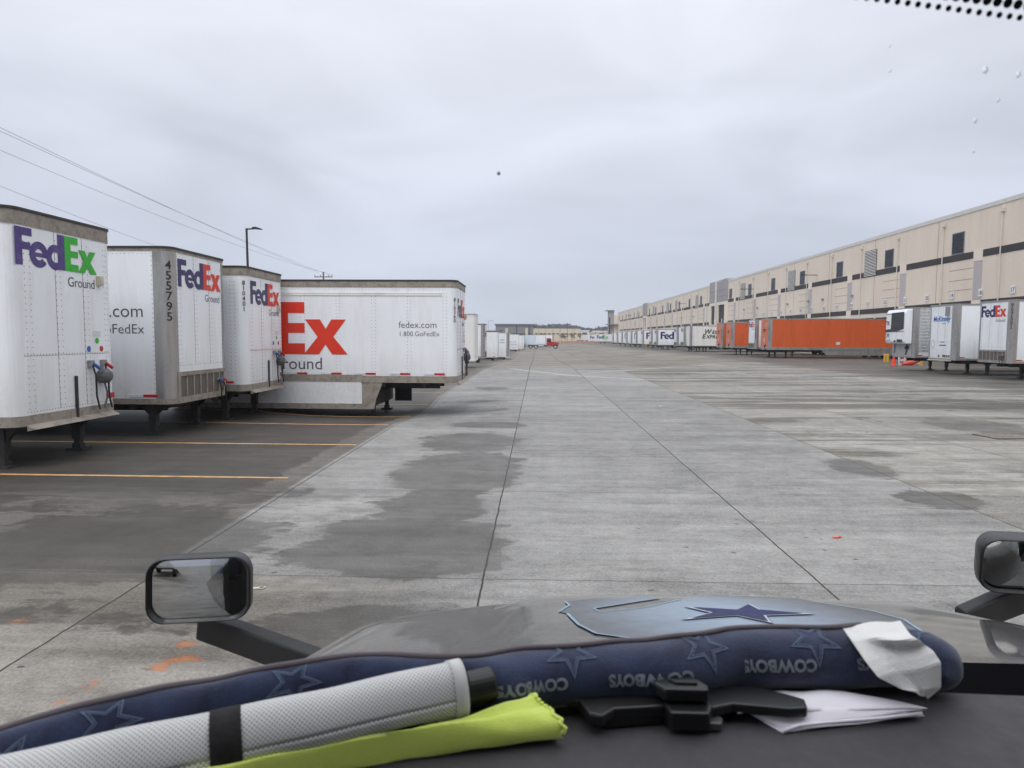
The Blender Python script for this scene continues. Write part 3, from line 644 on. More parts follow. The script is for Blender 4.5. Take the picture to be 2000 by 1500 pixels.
def nose_marks(T, dx=0.0):
    m = MB(); put(m, [rect(-.42, 0, .42, .16)], (.014, -.0, 2.95-dx), (0, 1, 0), (0, 0, 1), (1, 0, 0)); put(m, [rect(-.42, 0, .42, .09)], (.014, 0, 2.78-dx), (0, 1, 0), (0, 0, 1), (1, 0, 0))
    m.build('nose_nameplate', M_ink, T)
    m = MB(); m.b2((.014, -.12, 1.7-dx), (.03, .06, 2.15-dx)); m.b2((.014, .5, 1.1-dx), (.05, .62, 1.3-dx)); m.b2((.014, .5, 3.6-dx), (.06, .7, 3.72-dx)); m.b2((.014, .5, 3.4-dx), (.06, .66, 3.5-dx)); m.build('document_box', M_refw, T)
    m = MB(); m.box((.06, .4, 1.35-dx), (.1, .35, .2)); m.tube([(.08, .4, 1.3-dx), (.1, .5, 1.1-dx), (.06, .6, .95-dx)], .04, 6); m.build('air_coupling', M_steel, T)
for k_, (lab, y0, sd_) in enumerate((('long orange trailer with grey side skirt and two diamond emblems, left of the reefer', 70.7, 'diamond'), ('orange trailer partly hidden by the narrow white FedEx trailer, nearer of the left pair', 84.2, 'plain2'),
                                     ('orange trailer farthest left of the three orange ones, beside the black-lettered white one', 88.8, 'plain2'))):
    T = RT(lab, y0, body=M_orange, nosebody=M_orange2, side='diamond' if k_ == 0 else None, skirt=(k_ == 0), number=('TA111308', .17, 3.3, 0, 'corner'), brh=.28, railh=.13, legx=-2.6)
    nose_marks(T, .1)
RT('narrow white trailer with a purple and orange logo standing between two orange trailers', 75.0, nose='recess', logo=fx(75), number=('862204', .2, 3.3, 0, 'corner'), legx=-2.3)
RT('white trailer with bold black slanted two-line lettering on its side', 107.0, side='west', body=M_white2, legx=-2.6)
RT('white trailer directly left of the one with slanted black lettering', 111.5, nose='recess', logo=fx(111.5))
RT('white trailer directly right of the one whose side shows big dark letters Fed', 117.0, nose='recess', logo=fx(117))
RT('white trailer whose side shows big dark letters Fed', 137.0, L=8.6, nose='recess', logo=fx(137), side='fedex_far', railh=.12)
RT('white trailer immediately behind the one whose side shows big dark Fed', 143.3, nose='recess', logo=fx(143), side=None)
RT('white trailer whose side shows only the letter F and part of an e', 155.0, L=8.6, side='fedex_far', logo=fx(155))
for k_, y0 in enumerate((165, 174, 183, 193, 204, 216)):
    RT(('white trailer just beyond the one showing a big F', 'second trailer beyond the one showing a big F, a dark letter edge on it', 'third white trailer beyond the big F trailer', 'fourth white trailer beyond the big F trailer', 'fifth white trailer beyond the big F trailer, next to last of the tight cluster', 'last white trailer of the tight cluster beside the far green-lettered one')[k_], y0,
       side='fedex_far' if k_ in (1, 3) else None, logo=fx(y0) if k_ % 2 == 0 else None, L=8.6 if k_ % 2 else 15.9)
RT('far white trailer showing a whole dark and green logo, beyond the tight cluster', 285.0, x=24.2, L=9.2, side='fedex_green', corner=None)
RT('farthest white trailer, its side showing only Fe before the neighbouring trailer hides it', 322.0, x=24.2, L=9.2, side='fedex_green', corner=None)

# ------------------------------------------------------------------ warehouse on the right
WX = 40.3; ROOF = 14.15; Y0, Y1 = -30.0, 341.0
M_stucco = mat('beige_precast', (.74, .655, .555), .85, var=.06, scale=.5, streak=True, dirt=(.55, .46, .37), dirtamt=.25, bumpy=.1)
M_stucco2 = mat('beige_precast_pier', (.78, .70, .61), .85, var=.05, scale=.5, streak=True)
M_lav = mat('grey_lavender_pier', (.47, .44, .45), .85, var=.05)
M_band = mat('charcoal_band', (.035, .032, .034), .7, var=.15)
M_trim = mat('roof_flashing_pale', (.62, .62, .60), .5)
M_block = mat('grey_panel', (.34, .33, .345), .8, var=.06)
wh = thing('warehouse', 'long beige precast warehouse with loading docks and charcoal stripe bands', 'warehouse', (0, 1.5, 0))
def wz(z): return z
MB().b2((WX-.06, Y0, ROOF-.22), (WX+60.1, Y1+.1, ROOF+.16)).build('roof', M_trim, wh)
PIERS = [62.9-12.8*3+12.8*k for k in range(24)]
mrev = MB().b2((WX, Y0, -2), (WX+60, Y1, ROOF), 0); M_jb = mat('joint_brown', (.20, .16, .12), .9)
STB, STT, LB, LT = 9.62, 10.26, 5.15, 5.75
blocks = [(144.8, 159.0), (250.0, 259.0)]
def inblk(a): return any(b0-1 < a < b1+1 for b0, b1 in blocks)
for p in PIERS:
    if p > Y1-2: continue
    a, bb = p+.65, min(p+12.8-.65, Y1-.5)
    if not inblk(p):
        MB().b2((WX-.05, p-.65, STB-.3), (WX+.1, p+.65, STT+.12)).build('pier_cap', M_stucco2, wh); MB().b2((WX-.04, p-.62, LT+.02), (WX+.1, p+.55, STB-.32)).build('grey_pilaster', M_lav, wh); MB().b2((WX-.05, p-.62, .1), (WX+.1, p+.65, LT-.02)).build('pier', M_stucco2, wh)
    for q0, q1 in blocks:
        if a < q0 < bb: bb = q0-.3
        if a < q1 < bb: a = q1+.3
    if inblk((a+bb)/2): continue
    MB().b2((WX-.03, a, STB), (WX+.1, bb, STT)).build('stripe_band', M_band, wh); MB().b2((WX-.03, a, LB), (WX+.1, bb, LT)).build('dock_canopy_band', M_band, wh)
    for z in (8.75, 7.75, 6.8): mrev.b2((WX-.012, p+.7, z), (WX+.1, p+4.3, z+.035), 1)
    mrev.b2((WX-.012, p+6.4, LT), (WX+.1, p+6.44, STB), 1); mrev.b2((WX-.012, p+6.4, STT), (WX+.1, p+6.44, ROOF-.3), 1)
mrev.build('wall', [M_stucco, M_jb], wh)
pr = None
M_pipe = mat('downspout_cream', (.66, .62, .55), .5)
for k in range(-4, 33):
    y = 59.8+8.53*k
    if inblk(y) or y > Y1-2: continue
    mm = MB().tube([(WX-.12, y, 3.6), (WX-.12, y, ROOF-.9)], .055, 6); mm.b2((WX-.26, y-.16, ROOF-.95), (WX-.02, y+.16, ROOF-.55)); mm.build('downspout', M_pipe, wh)
k = 0
M_winfr = mat('window_frame_blue_grey', (.17, .21, .27), .5)
for k in range(-2, 22):
    y = 66.0+12.8*k
    if inblk(y) or y > Y1-3: continue
    wf = MB().b2((WX-.05, y-.95, 10.3), (WX+.1, y+.95, 12.35)).build('window', M_winfr, wh)
    MB().b2((WX-.06, y-.86, 10.38), (WX+.1, y+.86, 12.27)).build('pane', M_glassd, wf)
for y in (83.2, 108.8, 134.4, 172.8, 198.4, 211.2, 236.8, 275, 300.8):
    mm = MB().b2((WX-.03, y-1.5, 9.7), (WX+.1, y+1.5, 12.8)); lv = mm.build('louvre_vent', M_band, wh)
    mm = MB()
    for j in range(17): mm.box((WX-.07, y, 9.78+j*.18), (.05, 2.9, .085), M=Matrix.Rotation(.5, 3, 'Y'))
    mm.build('louvre_slats', M_trim, lv)
for b0, b1 in blocks:
    bl = MB().b2((WX-.35, b0, 9.95), (WX+6, b1, ROOF+.55)).build('parapet_block', M_block, wh)
    mm = MB()
    for z in (11.1, 12.4): mm.b2((WX-.358, b0+.02, z), (WX, b1-.02, z+.04))
    mm.b2((WX-.358, (b0+b1)/2-.03, 9.97), (WX, (b0+b1)/2+.03, ROOF+.53)); mm.build('panel_joint', M_band, bl)
    MB().b2((WX-.34, b0, 9.3), (WX+.1, b1, 9.95)).build('lintel', M_stucco2, wh)
    mm = MB().b2((WX-.34, b0, 2.8), (WX+.1, b0+1.5, 9.3)); mm.b2((WX-.34, b1-1.5, 2.8), (WX+.1, b1, 9.3)); mm.b2((WX-.34, (b0+b1)/2-.6, 2.8), (WX+.1, (b0+b1)/2+.6, 9.3)); mm.b2((WX-.33, b0+1.5, 2.8), (WX+.1, b1-1.5, 5.1)); mm.build('pier', M_stucco2, wh)
    for c0, c1 in ((b0+1.5, (b0+b1)/2-.6), ((b0+b1)/2+.6, b1-1.5)):
        dd = MB().b2((WX-.1, c0+.004, 5.1), (WX+.1, c1-.004, 9.3)).build('tall_window', M_band, wh)
        MB().b2((WX-.13, (c0+c1)/2-.25, 5.5), (WX-.1, (c0+c1)/2+.25, 6.3)).build('notice', M_white, dd)
M_door = mat('dock_door_white', (.5, .5, .5), .5); M_seal = mat('dock_seal_black', (.03, .03, .03), .8)
for k in range(-6, 60):
    y = 62.3-9.0+4.3*k
    if inblk(y) or y > Y1-4: continue
    dr = MB().b2((WX-.35, y-1.6, 1.2), (WX-.01, y-1.25, 4.6)).b2((WX-.35, y+1.25, 1.2), (WX-.01, y+1.6, 4.6)).b2((WX-.35, y-1.6, 4.05), (WX-.012, y+1.6, 4.62)).build('dock_door', M_seal, wh)
    MB().b2((WX-.04, y-1.24, 1.25), (WX-.02, y+1.24, 4.04)).build('door_leaf', M_door, dr)
for k in range(-5, 16):
    y = 62.3+4.23*k; n_ = 18+k
    if inblk(y) or y < 30: continue
    pl = MB().b2((WX-.075, y-.28, 6.05), (WX-.045, y+.28, 6.75)).build('dock_number_plate', M_white, wh)
    m = MB(); put(m, [text2d(str(n_), .52, .02, 'CENTER')], (WX-.075, y, 6.2), (0, -1, 0), (0, 0, 1), (-1, 0, 0)); m.build('number_lettering', M_ink, pl)
for y in (87.5, 96.5, 125, 133, 101.5, 110, 176, 190, 215, 230, 280):
    mm = MB().box((WX-.14, y, 7.6), (.24, .22, .3)); mm.build('wall_lamp', M_galv if y == 87.5 else M_tan, wh)
for y in (99.0, 128, 185, 290):
    mm = MB().b2((WX-1.7, y-.05, 11.2), (WX, y+.05, 11.3)); mm.b2((WX-2.3, y-.18, 11.18), (WX-1.5, y+.18, 11.3)); mm.build('wall_flood_lamp', M_dark, wh)
# end tower with flat canopies
tw = thing('stair_tower', 'slim grey stair tower with flat canopy at the far end of the warehouse', 'tower', (0, 0, 0))
MB().b2((WX-4.3, Y1+1.5, -2), (WX-1.9, Y1+9, 15.2)).build('wall', M_block, tw)
MB().b2((WX-5.8, Y1+.5, 15.2), (WX-1.7, Y1+9.5, 15.5)).build('top_canopy', M_galv, tw)
MB().b2((WX-5.6, Y1-.8, 8.3), (WX-.1, Y1+9.2, 8.6)).build('canopy', M_galv, tw)
MB().b2((WX-1.9, Y1+1.2, -2), (WX+2, Y1+9, 13.0)).build('link_wall', M_stucco, tw)
MB().b2((WX-4.35, Y1+1.4, 2.2), (WX-3.8, Y1+2.2, 12)).build('window', M_glassd, tw)

# ------------------------------------------------------------------ far buildings, berm, trees
gb = thing('grey_warehouse', 'low grey metal warehouse at the far left end of the yard', 'warehouse', (0, 0, 0))
yb = 390.0
a, b_ = px(968, 640, yb), px(1041, 640, yb)
M_gw = mat('grey_metal_siding', (.20, .20, .22), .7, var=.05); M_slate = mat('slate_roof_edge', (.09, .11, .16), .6)
MB().b2((a.x, yb, -2), (b_.x, yb+40, 8.5)).build('wall', M_gw, gb)
MB().b2((a.x-.6, yb-.5, 8.5), (b_.x+.8, yb+41, 9.3)).build('roof', M_slate, gb)
mm = MB()
for x_ in (1009, 1034): q = px(x_, 640, yb).x; mm.b2((q-.3, yb-.1, -2), (q+.3, yb+.1, 8.6))
mm.b2((px(1000, 645, yb).x, yb-.1, 3.0), (px(1038, 645, yb).x, yb+.1, 3.9)); mm.b2((px(975, 645, yb).x, yb-.1, 5.1), (px(982, 645, yb).x, yb+.1, 5.7)); mm.build('downspout', M_band, gb)
gb2 = thing('long_grey_shed', 'plain pale grey shed left of the low grey metal warehouse', 'shed', (0, 0, 0))
MB().b2((px(925, 640, 420).x, 420, -2), (px(967.5, 640, 420).x, 450, 5.6)).build('wall', M_lav, gb2)
MB().b2((px(925, 640, 420).x-.5, 419.5, 5.6), (px(967.5, 640, 420).x+.3, 451, 6.0)).build('roof', M_trim, gb2)
cb = thing('cream_warehouse', 'long cream warehouse with dashed dark window band beyond the red clay berm', 'warehouse', (0, 0, 0))
yc_ = 460.0; M_cream = mat('cream_precast', (.66, .58, .44), .85, var=.05, scale=.3)
a, b_ = px(1042, 640, yc_), px(1134, 640, yc_)
MB().b2((a.x, yc_, -2.5), (b_.x, yc_+60, 7.7)).build('wall', M_cream, cb)
MB().b2((a.x-.2, yc_-.15, 7.7), (b_.x+.2, yc_+60.2, 8.1)).build('roof', M_slate, cb)
for k in range(11):
    q = px(1045+8.4*k, 651, yc_).x
    MB().b2((q, yc_-.15, 3.75), (q+1.9, yc_+.1, 4.45)).build('window', M_band, cb)
mm = MB()
for k in range(6): q = px(1052+14*k, 651, yc_).x; mm.b2((q-.1, yc_-.1, -2), (q+.1, yc_+.1, 7.6))
mm.build('panel_joint', M_tan, cb)
for i, (x0, x1, yt, mt, lab) in enumerate(((1134, 1151, 645.0, M_white, 'small bright white shed against the right end of the cream warehouse'), (1151, 1171, 648.5, M_cream, 'low cream shed between the white shed and the far trailers'), (1158, 1193, 646.0, M_white, 'wide white-roofed shed just left of the stair tower'))):
    yy = 500+12*i; sb = thing('shed', lab, 'shed', (0, 0, 0))
    zt_ = px(x0, yt, yy).z; MB().b2((px(x0, yt, yy).x+.1*i, yy, -2.5), (px(x1, yt, yy).x, yy+10, zt_-.7)).build('wall', M_cream if i != 0 else M_white2, sb)
    MB().b2((px(x0, yt, yy).x-.2, yy-.4, zt_-.7), (px(x1, yt, yy).x+.2, yy+10.5, zt_)).build('roof', mt, sb)
    mm = MB(); q = px((x0+x1)/2, yt, yy).x; mm.b2((q-2, yy-.1, zt_-3.2), (q+1.6, yy, zt_-1.8)); mm.build('window', M_band, sb)
# clay berm
bm_ = MB(); rnd = random.Random(3); n_ = 40
for i in range(n_+1):
    x = 8+(24*i/n_)
    for (dy, h) in ((0, -.02), (2.5, .75), (6, 1.05), (12, 1.0), (16, -.02)): bm_.v.append((x, 300+dy+rnd.uniform(-.3, .3), float(g(x, 300+dy))+max(-.05, h*sstep(8, 10, x)*(1-sstep(26, 31, x))+rnd.uniform(-.08, .08))))
bm_.f = [(i*5+j, (i+1)*5+j, (i+1)*5+j+1, i*5+j+1) for i in range(n_) for j in range(4)]; bm_.m = [0]*len(bm_.f)
tag(bm_.build('clay_berm', mat('red_clay', (.20, .095, .055), .9, var=.25, scale=.6, bumpy=.3, dirt=(.10, .09, .05), dirtamt=.6), smooth=True), kind='structure')

def blob_tree(label, x, y, h, cr, leafcols, seed, cat='tree', name='ornamental_tree', group=None, base=None, n=220):
    rr = random.Random(seed); z = float(g(x, y)) if base is None else base
    T = thing(name, label, cat, (x, y, z), 0, group)
    m = MB(); m.tube([(0, 0, 0), (.03*h, 0, h*.35), (0, .02*h, h*.75)], [.035*h*.6, .028*h*.6, .008*h], 6)
    for k in range(5):
        a = rr.uniform(0, 6.28); m.tube([(0, 0, h*rr.uniform(.3, .5)), (cr*.5*math.cos(a), cr*.5*math.sin(a), h*rr.uniform(.6, .75))], [.012*h, .004*h], 4)
    m.build('trunk', mat('bark', (.09, .07, .055), .9), T)
    m = MB()
    cl = [(rr.gauss(0, cr*.45), rr.gauss(0, cr*.45), h*rr.uniform(.45, .95)) for _ in range(9)]
    for i in range(n):
        c = cl[i % 9]; p = Vector((c[0]+rr.gauss(0, cr*.22), c[1]+rr.gauss(0, cr*.22), c[2]+rr.gauss(0, h*.06))); s = cr*rr.uniform(.07, .15)
        u = Vector((rr.gauss(0, 1), rr.gauss(0, 1), rr.gauss(0, 1))).normalized(); v = u.cross(Vector((rr.gauss(0, 1), rr.gauss(0, 1), rr.gauss(0, 1)))).normalized()
        m.add([p+u*s, p+v*s*.7, p-u*s, p-v*s*.7], [(0, 1, 2, 3)], rr.choice((0, 0, 1)))
    m.build('crown', leafcols, T); return T
L_rust = mat('leaves_rust', (.15, .05, .03), .8, var=.3); L_brn = mat('leaves_brown', (.12, .075, .04), .8, var=.3); L_grn = mat('leaves_olive', (.09, .09, .035), .8, var=.3)
for i, (x_, lab, cs) in enumerate(((1097, 'small rust-brown tree on the clay berm, nearest the red truck', (L_brn, L_rust)), (1103.5, 'small olive and pink tree just right of the leftmost berm tree', (L_grn, L_rust)),
                                   (1116.5, 'small brown tree mid-berm standing by a lamp pole', (L_brn, L_grn)), (1133, 'small red-leaved tree at the right end of the clay berm', (L_rust, L_brn)))):
    q = px(x_, 664, 312); blob_tree(lab, q.x, 312, 3.9-.2*(i == 1), 1.5, list(cs), 20+i, group='young trees on the clay berm', base=float(g(q.x, 312))+.9)
q = px(1061, 664, 430); blob_tree('bare-looking bush-topped tree against the cream warehouse wall', q.x, 430, 5.5, 1.8, [L_grn, L_brn], 31, base=-1.2)

# far wood behind the buildings
fw = MB(); rnd = random.Random(11)
def crownblob(m, c, rx, rz, seed):
    rr = random.Random(seed)
    for i in range(70):
        u = Vector((rr.gauss(0, 1), rr.gauss(0, 1), rr.gauss(0, 1))).normalized(); rad = rr.uniform(.55, 1.0)
        p = Vector(c)+Vector((u.x*rx*rad, u.y*rx*rad, u.z*rz*rad)); s = rx*rr.uniform(.16, .34)
        a = Vector((rr.gauss(0, 1), rr.gauss(0, 1), rr.gauss(0, 1))).normalized(); b = a.cross(Vector((rr.gauss(0, 1), rr.gauss(0, 1), rr.gauss(0, 1)))).normalized()
        m.add([p+a*s, p+b*s, p-a*s, p-b*s], [(0, 1, 2, 3)], rr.choice((0, 0, 0, 1)))
for i in range(150):
    x_ = rnd.uniform(1030, 1200); yy = rnd.uniform(640, 820)
    top = np.interp(x_, [1030, 1052, 1060, 1075, 1100, 1112, 1130, 1145, 1160, 1175, 1200], [638, 632, 636, 634, 632.5, 634, 638, 641, 641, 638, 637])+rnd.uniform(-1.5, 2.5)
    p = px(x_, top, yy); rx = rnd.uniform(3, 5.5); rz = rx*rnd.uniform(.8, 1.7)
    crownblob(fw, (p.x, yy, p.z-rz), rx, rz, i); crownblob(fw, (p.x+rnd.uniform(-3, 3), yy, p.z-rz*2.3), rx*1.3, rz*1.2, 1000+i)
    fw.tube([(p.x, yy, -2), (p.x, yy, p.z-rz)], .3, 4, 1)
tag(fw.build('distant_wood', [mat('pine_green', (.045, .06, .045), .9, var=.3, scale=.05), mat('bare_wood_brown', (.11, .085, .085), .9, var=.3, scale=.05)]), kind='stuff')

# ------------------------------------------------------------------ yard furniture
def bollard(x_, yb_, h_, Y, label):
    p = px(x_, yb_, Y); z = float(g(p.x, Y)); m = MB().lathe((0, 0, 0), [(.11, 0), (.11, h_-.06), (.09, h_-.02), (.04, h_)], 'Z', 12)
    o = m.build('bollard', M_yellow, loc=(p.x, Y, z)); tag(o, label, 'bollard', 'yellow bollards'); return o
bollard(1799, 712, 1.0, 54, 'yellow bollard just right of the fallen orange barrier'); bollard(1817.5, 713, .75, 54.5, 'shorter yellow bollard under the trailer with the blue name')
bollard(1728, 706, .7, 62, 'low yellow post left of the orange cone, left one of the pair'); bollard(1733.5, 706, .7, 61.7, 'low yellow post left of the orange cone, right one of the pair')
bollard(1094.5, 672, 1.15, 297, 'yellow bollard at the foot of the berm nearest the red truck'); bollard(1101, 672, 1.15, 297, 'yellow bollard at the foot of the berm, second from the red truck'); bollard(1133.5, 671, 1.15, 298, 'yellow bollard at the foot of the berm near the parked white car')
bollard(1201, 672, 1.1, 262, 'yellow post in front of the far trailer cluster'); bollard(1262, 676, 1.1, 150, 'yellow post between trailer noses by the big F trailer'); 
p = px(1745, 713, 52.5); z = float(g(p.x, 52.5))
cn = thing('traffic_cone', 'upright orange traffic cone standing by the loading dock', 'traffic cone', (p.x, 52.5, z))
MB().lathe((0, 0, .03), [(.19, 0), (.15, .12), (.035, .74), (.03, .76)], 'Z', 16).build('cone_body', M_cone, cn, smooth=False)
MB().b2((-.23, -.23, 0), (.23, .23, .03)).build('cone_base', mat('cone_base_black', (.04, .03, .03), .7), cn)
def abarr(x_, Y, label, rz):
    p = px(x_, 700, Y); T = thing('barricade', label, 'barricade', (p.x, Y, float(g(p.x, Y))), rz, 'white plastic barricade frames')
    for sgn in (-1, 1):
        m = MB(); Mx = Matrix.Rotation(sgn*.28, 3, 'Y')
        for yy in (-.2, .2): m.box((sgn*.13, yy, .37), (.05, .08, .78), 0, M=Mx)
        for zz in (.1, .42, .7): m.box((sgn*(.24-.3*zz), 0, zz), (.05, .34, .09), 0, M=Mx)
        m.build('frame_leg', M_white, T)
    return T
abarr(1762, 53.5, 'white plastic barricade frame beside the orange cone', 1.2); abarr(1790, 56.5, 'white plastic barricade frame behind the fallen red barrier', 1.2)
p = px(1781, 712, 52.8); 
m = MB(); m.tube([(-.75, 0, .14), (0, .04, .26), (.62, .1, .42)], [.10, .2, .12], 10)
fb = m.build('fallen_barrel', mat('barrel_red', (.55, .05, .03), .5), loc=(p.x, 52.8, float(g(p.x, 52.8)))); tag(fb, 'fallen red traffic barrel lying against a barricade frame', 'traffic barrel')
fb.rotation_euler = (0, 0, .1)
p = px(1774, 706, 54.6); m = MB(); m.box((0, 0, .5), (1.5, .04, .2), 0, M=Matrix.Rotation(-.12, 3, 'Y')); m.box((.1, .02, .2), (1.4, .04, .2), 1, M=Matrix.Rotation(-.2, 3, 'Y'))
tag(m.build('barrier_board', [mat('barrier_faded_red', (.5, .12, .09), .5), M_cone], loc=(p.x, 54.6, float(g(p.x, 54.6)))), 'faded red barrier board leaning between the barricade frames', 'barrier')
# drain
p = gp(1958, 853); z = float(g(p.x, p.y)); dr = thing('drain_grate', 'dark iron drain grate set in the concrete on the right', 'drain grate', (p.x, p.y, z+.006), .1)
MB().b2((-.42, -.38, 0), (.42, .38, .004)).build('grate_frame', M_steel, dr)
m = MB()
for k in range(9): m.b2((-.4+k*.095, -.33, .004), (-.36+k*.095, .33, .012))
m.build('grate_bar', M_tan, dr)
# litter
for x_, y_, s_, mt, lab in ((1635, 1051, (.09, .025, .01), M_cone, 'small orange plastic scrap lying on the concrete'), (1300, 775.5, (.12, .04, .01), M_fxo, 'thin red scrap far down the yard'), (503, 1151, (.10, .025, .012), M_beige, 'short pale wood splinter beside the left mirror'), (630, 1304, (.03, .02, .01), M_green, None), (1290, 794.5, (.1, .05, .02), M_white, 'tiny white litter speck in the middle lane')):
    if lab is None: continue
    p = gp(x_, y_); m = MB(); m.box((0, 0, s_[2]/2+.004), s_, 0, rz=.2); m.box((s_[0]*.4, s_[1]*.5, s_[2]/2+.004), (s_[0]*.5, s_[1]*.7, s_[2]), 0, rz=.7)
    tag(m.build('litter_scrap', mt, loc=(p.x, p.y, p.z)), lab, 'litter')

def lamp(name, label, x, y, h, arm, mt=M_steel, r=.09, lean=0, armlen=1.1):
    T = thing(name, label, 'street lamp', (x, y, float(g(x, y))), 0, 'yard lamp posts')
    MB().tube([(0, 0, 0), (lean*.5, 0, h*.5), (lean, 0, h)], [r*1.2, r, r*.8], 8).build('pole', mt, T)
    m = MB().tube([(lean, 0, h-.05), (lean+arm*armlen*.6, 0, h-.02)], .05, 6); m.prism([(lean+arm*armlen*.5, h-.03), (lean+arm*armlen*.5, h+.06), (lean+arm*armlen*.75, h+.09), (lean+arm*armlen*1.15, h-.02), (lean+arm*armlen*1.15, h-.08)], -.16, .16, 0, T=lambda p: Vector((p.x, p.z, p.y)))
    m.build('lamp_head', mt, T); return T
p = px(486, 520, 44); tp = px(482, 446, 44)
lamp('street_lamp', 'tall black lamp post rising behind trailer 810401', p.x, 44, tp.z, 1, armlen=.85, lean=-.1)
p = px(1399, 550, 150); lamp('light_pole', 'thick cream lamp pole in front of the grey parapet block', p.x, 150, px(1399, 549, 150).z+.3, 1, M_pipe, .22, armlen=2.2)
for x_, yt, Y, lab in ((953.5, 626.5, 230, 'slim grey lamp post seen above the second grey-nosed trailer'), (1108, 635.5, 330, 'thin dark lamp pole left of the brown berm tree'), (1117.5, 636, 325, 'thin dark lamp pole behind the brown berm tree'),
                       (1163.5, 638, 310, 'thin lamp pole rising behind the Fe trailer'), (1178.5, 641, 330, 'thin dark lamp pole rising behind the green-lettered trailer'), (1188.5, 633.5, 332, 'pale thin lamp pole close to the stair tower')):
    p = px(x_, yt, Y); lamp('lamp_pole', lab, p.x, Y, p.z-float(g(p.x, Y)), 1, M_galv if x_ in (953.5, 1188.5) else M_steel, .07, armlen=1.6)
for x_, w_, yt, Y, lab in ((989.5, 5, 641, 330, 'cream block pillar in front of the low grey warehouse, left one'), (1028.5, 5, 641, 330, 'cream block pillar in front of the low grey warehouse, right one')):
    p = px(x_, yt, Y); ww = w_*Y/F/2; T = thing('gate_pillar', lab, 'pillar', (p.x, Y, float(g(p.x, Y)))); h_ = p.z-float(g(p.x, Y))
    MB().b2((-ww, -.5, 0), (ww, .5, h_-.2)).build('shaft', M_cream, T); MB().b2((-ww-.08, -.58, h_-.2), (ww+.08, .58, h_)).build('cap', M_trim, T)

# utility poles and wires
def upole(label, x, y, top, arm=3.2):
    z = float(g(x, y)); T = thing('utility_pole', label, 'utility pole', (x, y, z), 0, 'wooden utility poles'); h = top-z
    M_wood = mat('weathered_wood', (.14, .11, .085), .85, var=.2)
    MB().tube([(0, 0, 0), (0, 0, h)], [.18, .13], 8).build('pole', M_wood, T); MB().b2((-arm/2, -.07, h-.95), (arm/2, .07, h-.8)).build('crossarm', M_wood, T)
    for k in (-.48, -.16, .3, .48):
        MB().lathe((k*arm, 0, h-.8), [(.05, 0), (.08, .1), (.05, .2), (.08, .26), (.03, .34)], 'Z', 8).build('insulator', M_galv, T)
    return T
pA = px(-48, 248, 45); pB = px(631.5, 531, 120)
upole('wooden utility pole top at the far left edge of the view', pA.x, 45, pA.z+.5); upole('wooden utility pole with crossarm peeking over trailer 810360', pB.x, 120, pB.z)
upole('utility pole farther down the line beyond the crossarm pole', pB.x+1, 195, pB.z-.2)
def wire(a, b, sag, label, r=.022):
    pts = [a.lerp(b, k/24)-Vector((0, 0, sag*4*(k/24)*(1-k/24))) for k in range(25)]
    tag(MB().tube(pts, r, 4).build('power_line', mat('cable_grey', (.12, .12, .13), .6)), label, 'power line', 'overhead power lines')
wire(px(-6, 246, 45), px(622, 533, 120), 0.35, 'upper of the two parallel overhead wires', .015); wire(px(-6, 253, 45), px(640, 536, 120), .35, 'lower of the two parallel overhead wires', .015)
wire(px(-40, 276, 45), px(650, 536.5, 120), .8, 'middle overhead wire reaching the crossarm pole', .014); wire(px(-45, 345, 45), px(640, 575, 120), 1.1, 'lowest overhead wire passing behind trailer 455795', .013)

# parked cars beyond the berm
def car(label, x, y, mt, rz=0):
    T = thing('parked_car', label, 'car', (x, y, float(g(x, y))), rz, 'cars parked beyond the berm')
    pr_ = [(-2.2, .35), (2.2, .35), (2.25, .7), (1.4, .95), (.8, 1.42), (-1.0, 1.45), (-1.7, 1.0), (-2.2, .95)]
    MB().prism(pr_, -.85, .85, 0, T=lambda p: Vector((p.x, p.z, p.y))).build('body', mt, T, bevel=.08)
    MB().prism([(1.15, .97), (.72, 1.36), (-.95, 1.38), (-1.45, 1.0)], -.86, .86, 0, T=lambda p: Vector((p.x, p.z, p.y))).build('side_window', M_glassd, T)
    for a in (-1.35, 1.4):
        for sy in (-1, 1): wheel(T, a, sy*.78, .33, sy, wdt=.2)
car('white car parked beyond the berm, left one of the row', px(1131, 663, 330).x, 333, M_white, .1); car('silver car parked beyond the berm beside the white one', px(1140, 663, 330).x, 336, M_galv, -.05); car('grey car parked beyond the berm closest to the Fe trailer', px(1148, 663, 330).x, 334, M_pale, .1)

# ------------------------------------------------------------------ red tractor with its load
ty = 176.0; tx = px(1092, 675, ty).x; tz = float(g(tx, ty))
rt = thing('red_tractor', 'red long-nosed day-cab truck driving across the far yard', 'truck', (tx, ty, tz))
def sp(m, pts, y0, y1, mi=0): return m.prism(pts, y0, y1, mi, T=lambda p: Vector((p.x, p.z, p.y)))
sp(MB(), [(-1.95, .75), (-.2, .85), (-.15, 1.62), (-1.95, 1.85)], -.75, .75).build('hood', M_truckred, rt, bevel=.08)
cb_ = sp(MB(), [(-3.25, .6), (-1.95, .6), (-1.95, 1.86), (-2.1, 2.62), (-2.35, 2.72), (-3.25, 2.72)], -.95, .95).build('cab', M_truckred, rt, bevel=.06)
sp(MB(), [(-2.98, 1.75), (-2.2, 1.75), (-2.28, 2.35), (-2.98, 2.35)], -.96, -.94).build('side_window', M_glassd, cb_); MB().b2((-2.12, -.75, 1.95), (-2.02, .75, 2.5)).build('windshield', M_glassd, cb_)
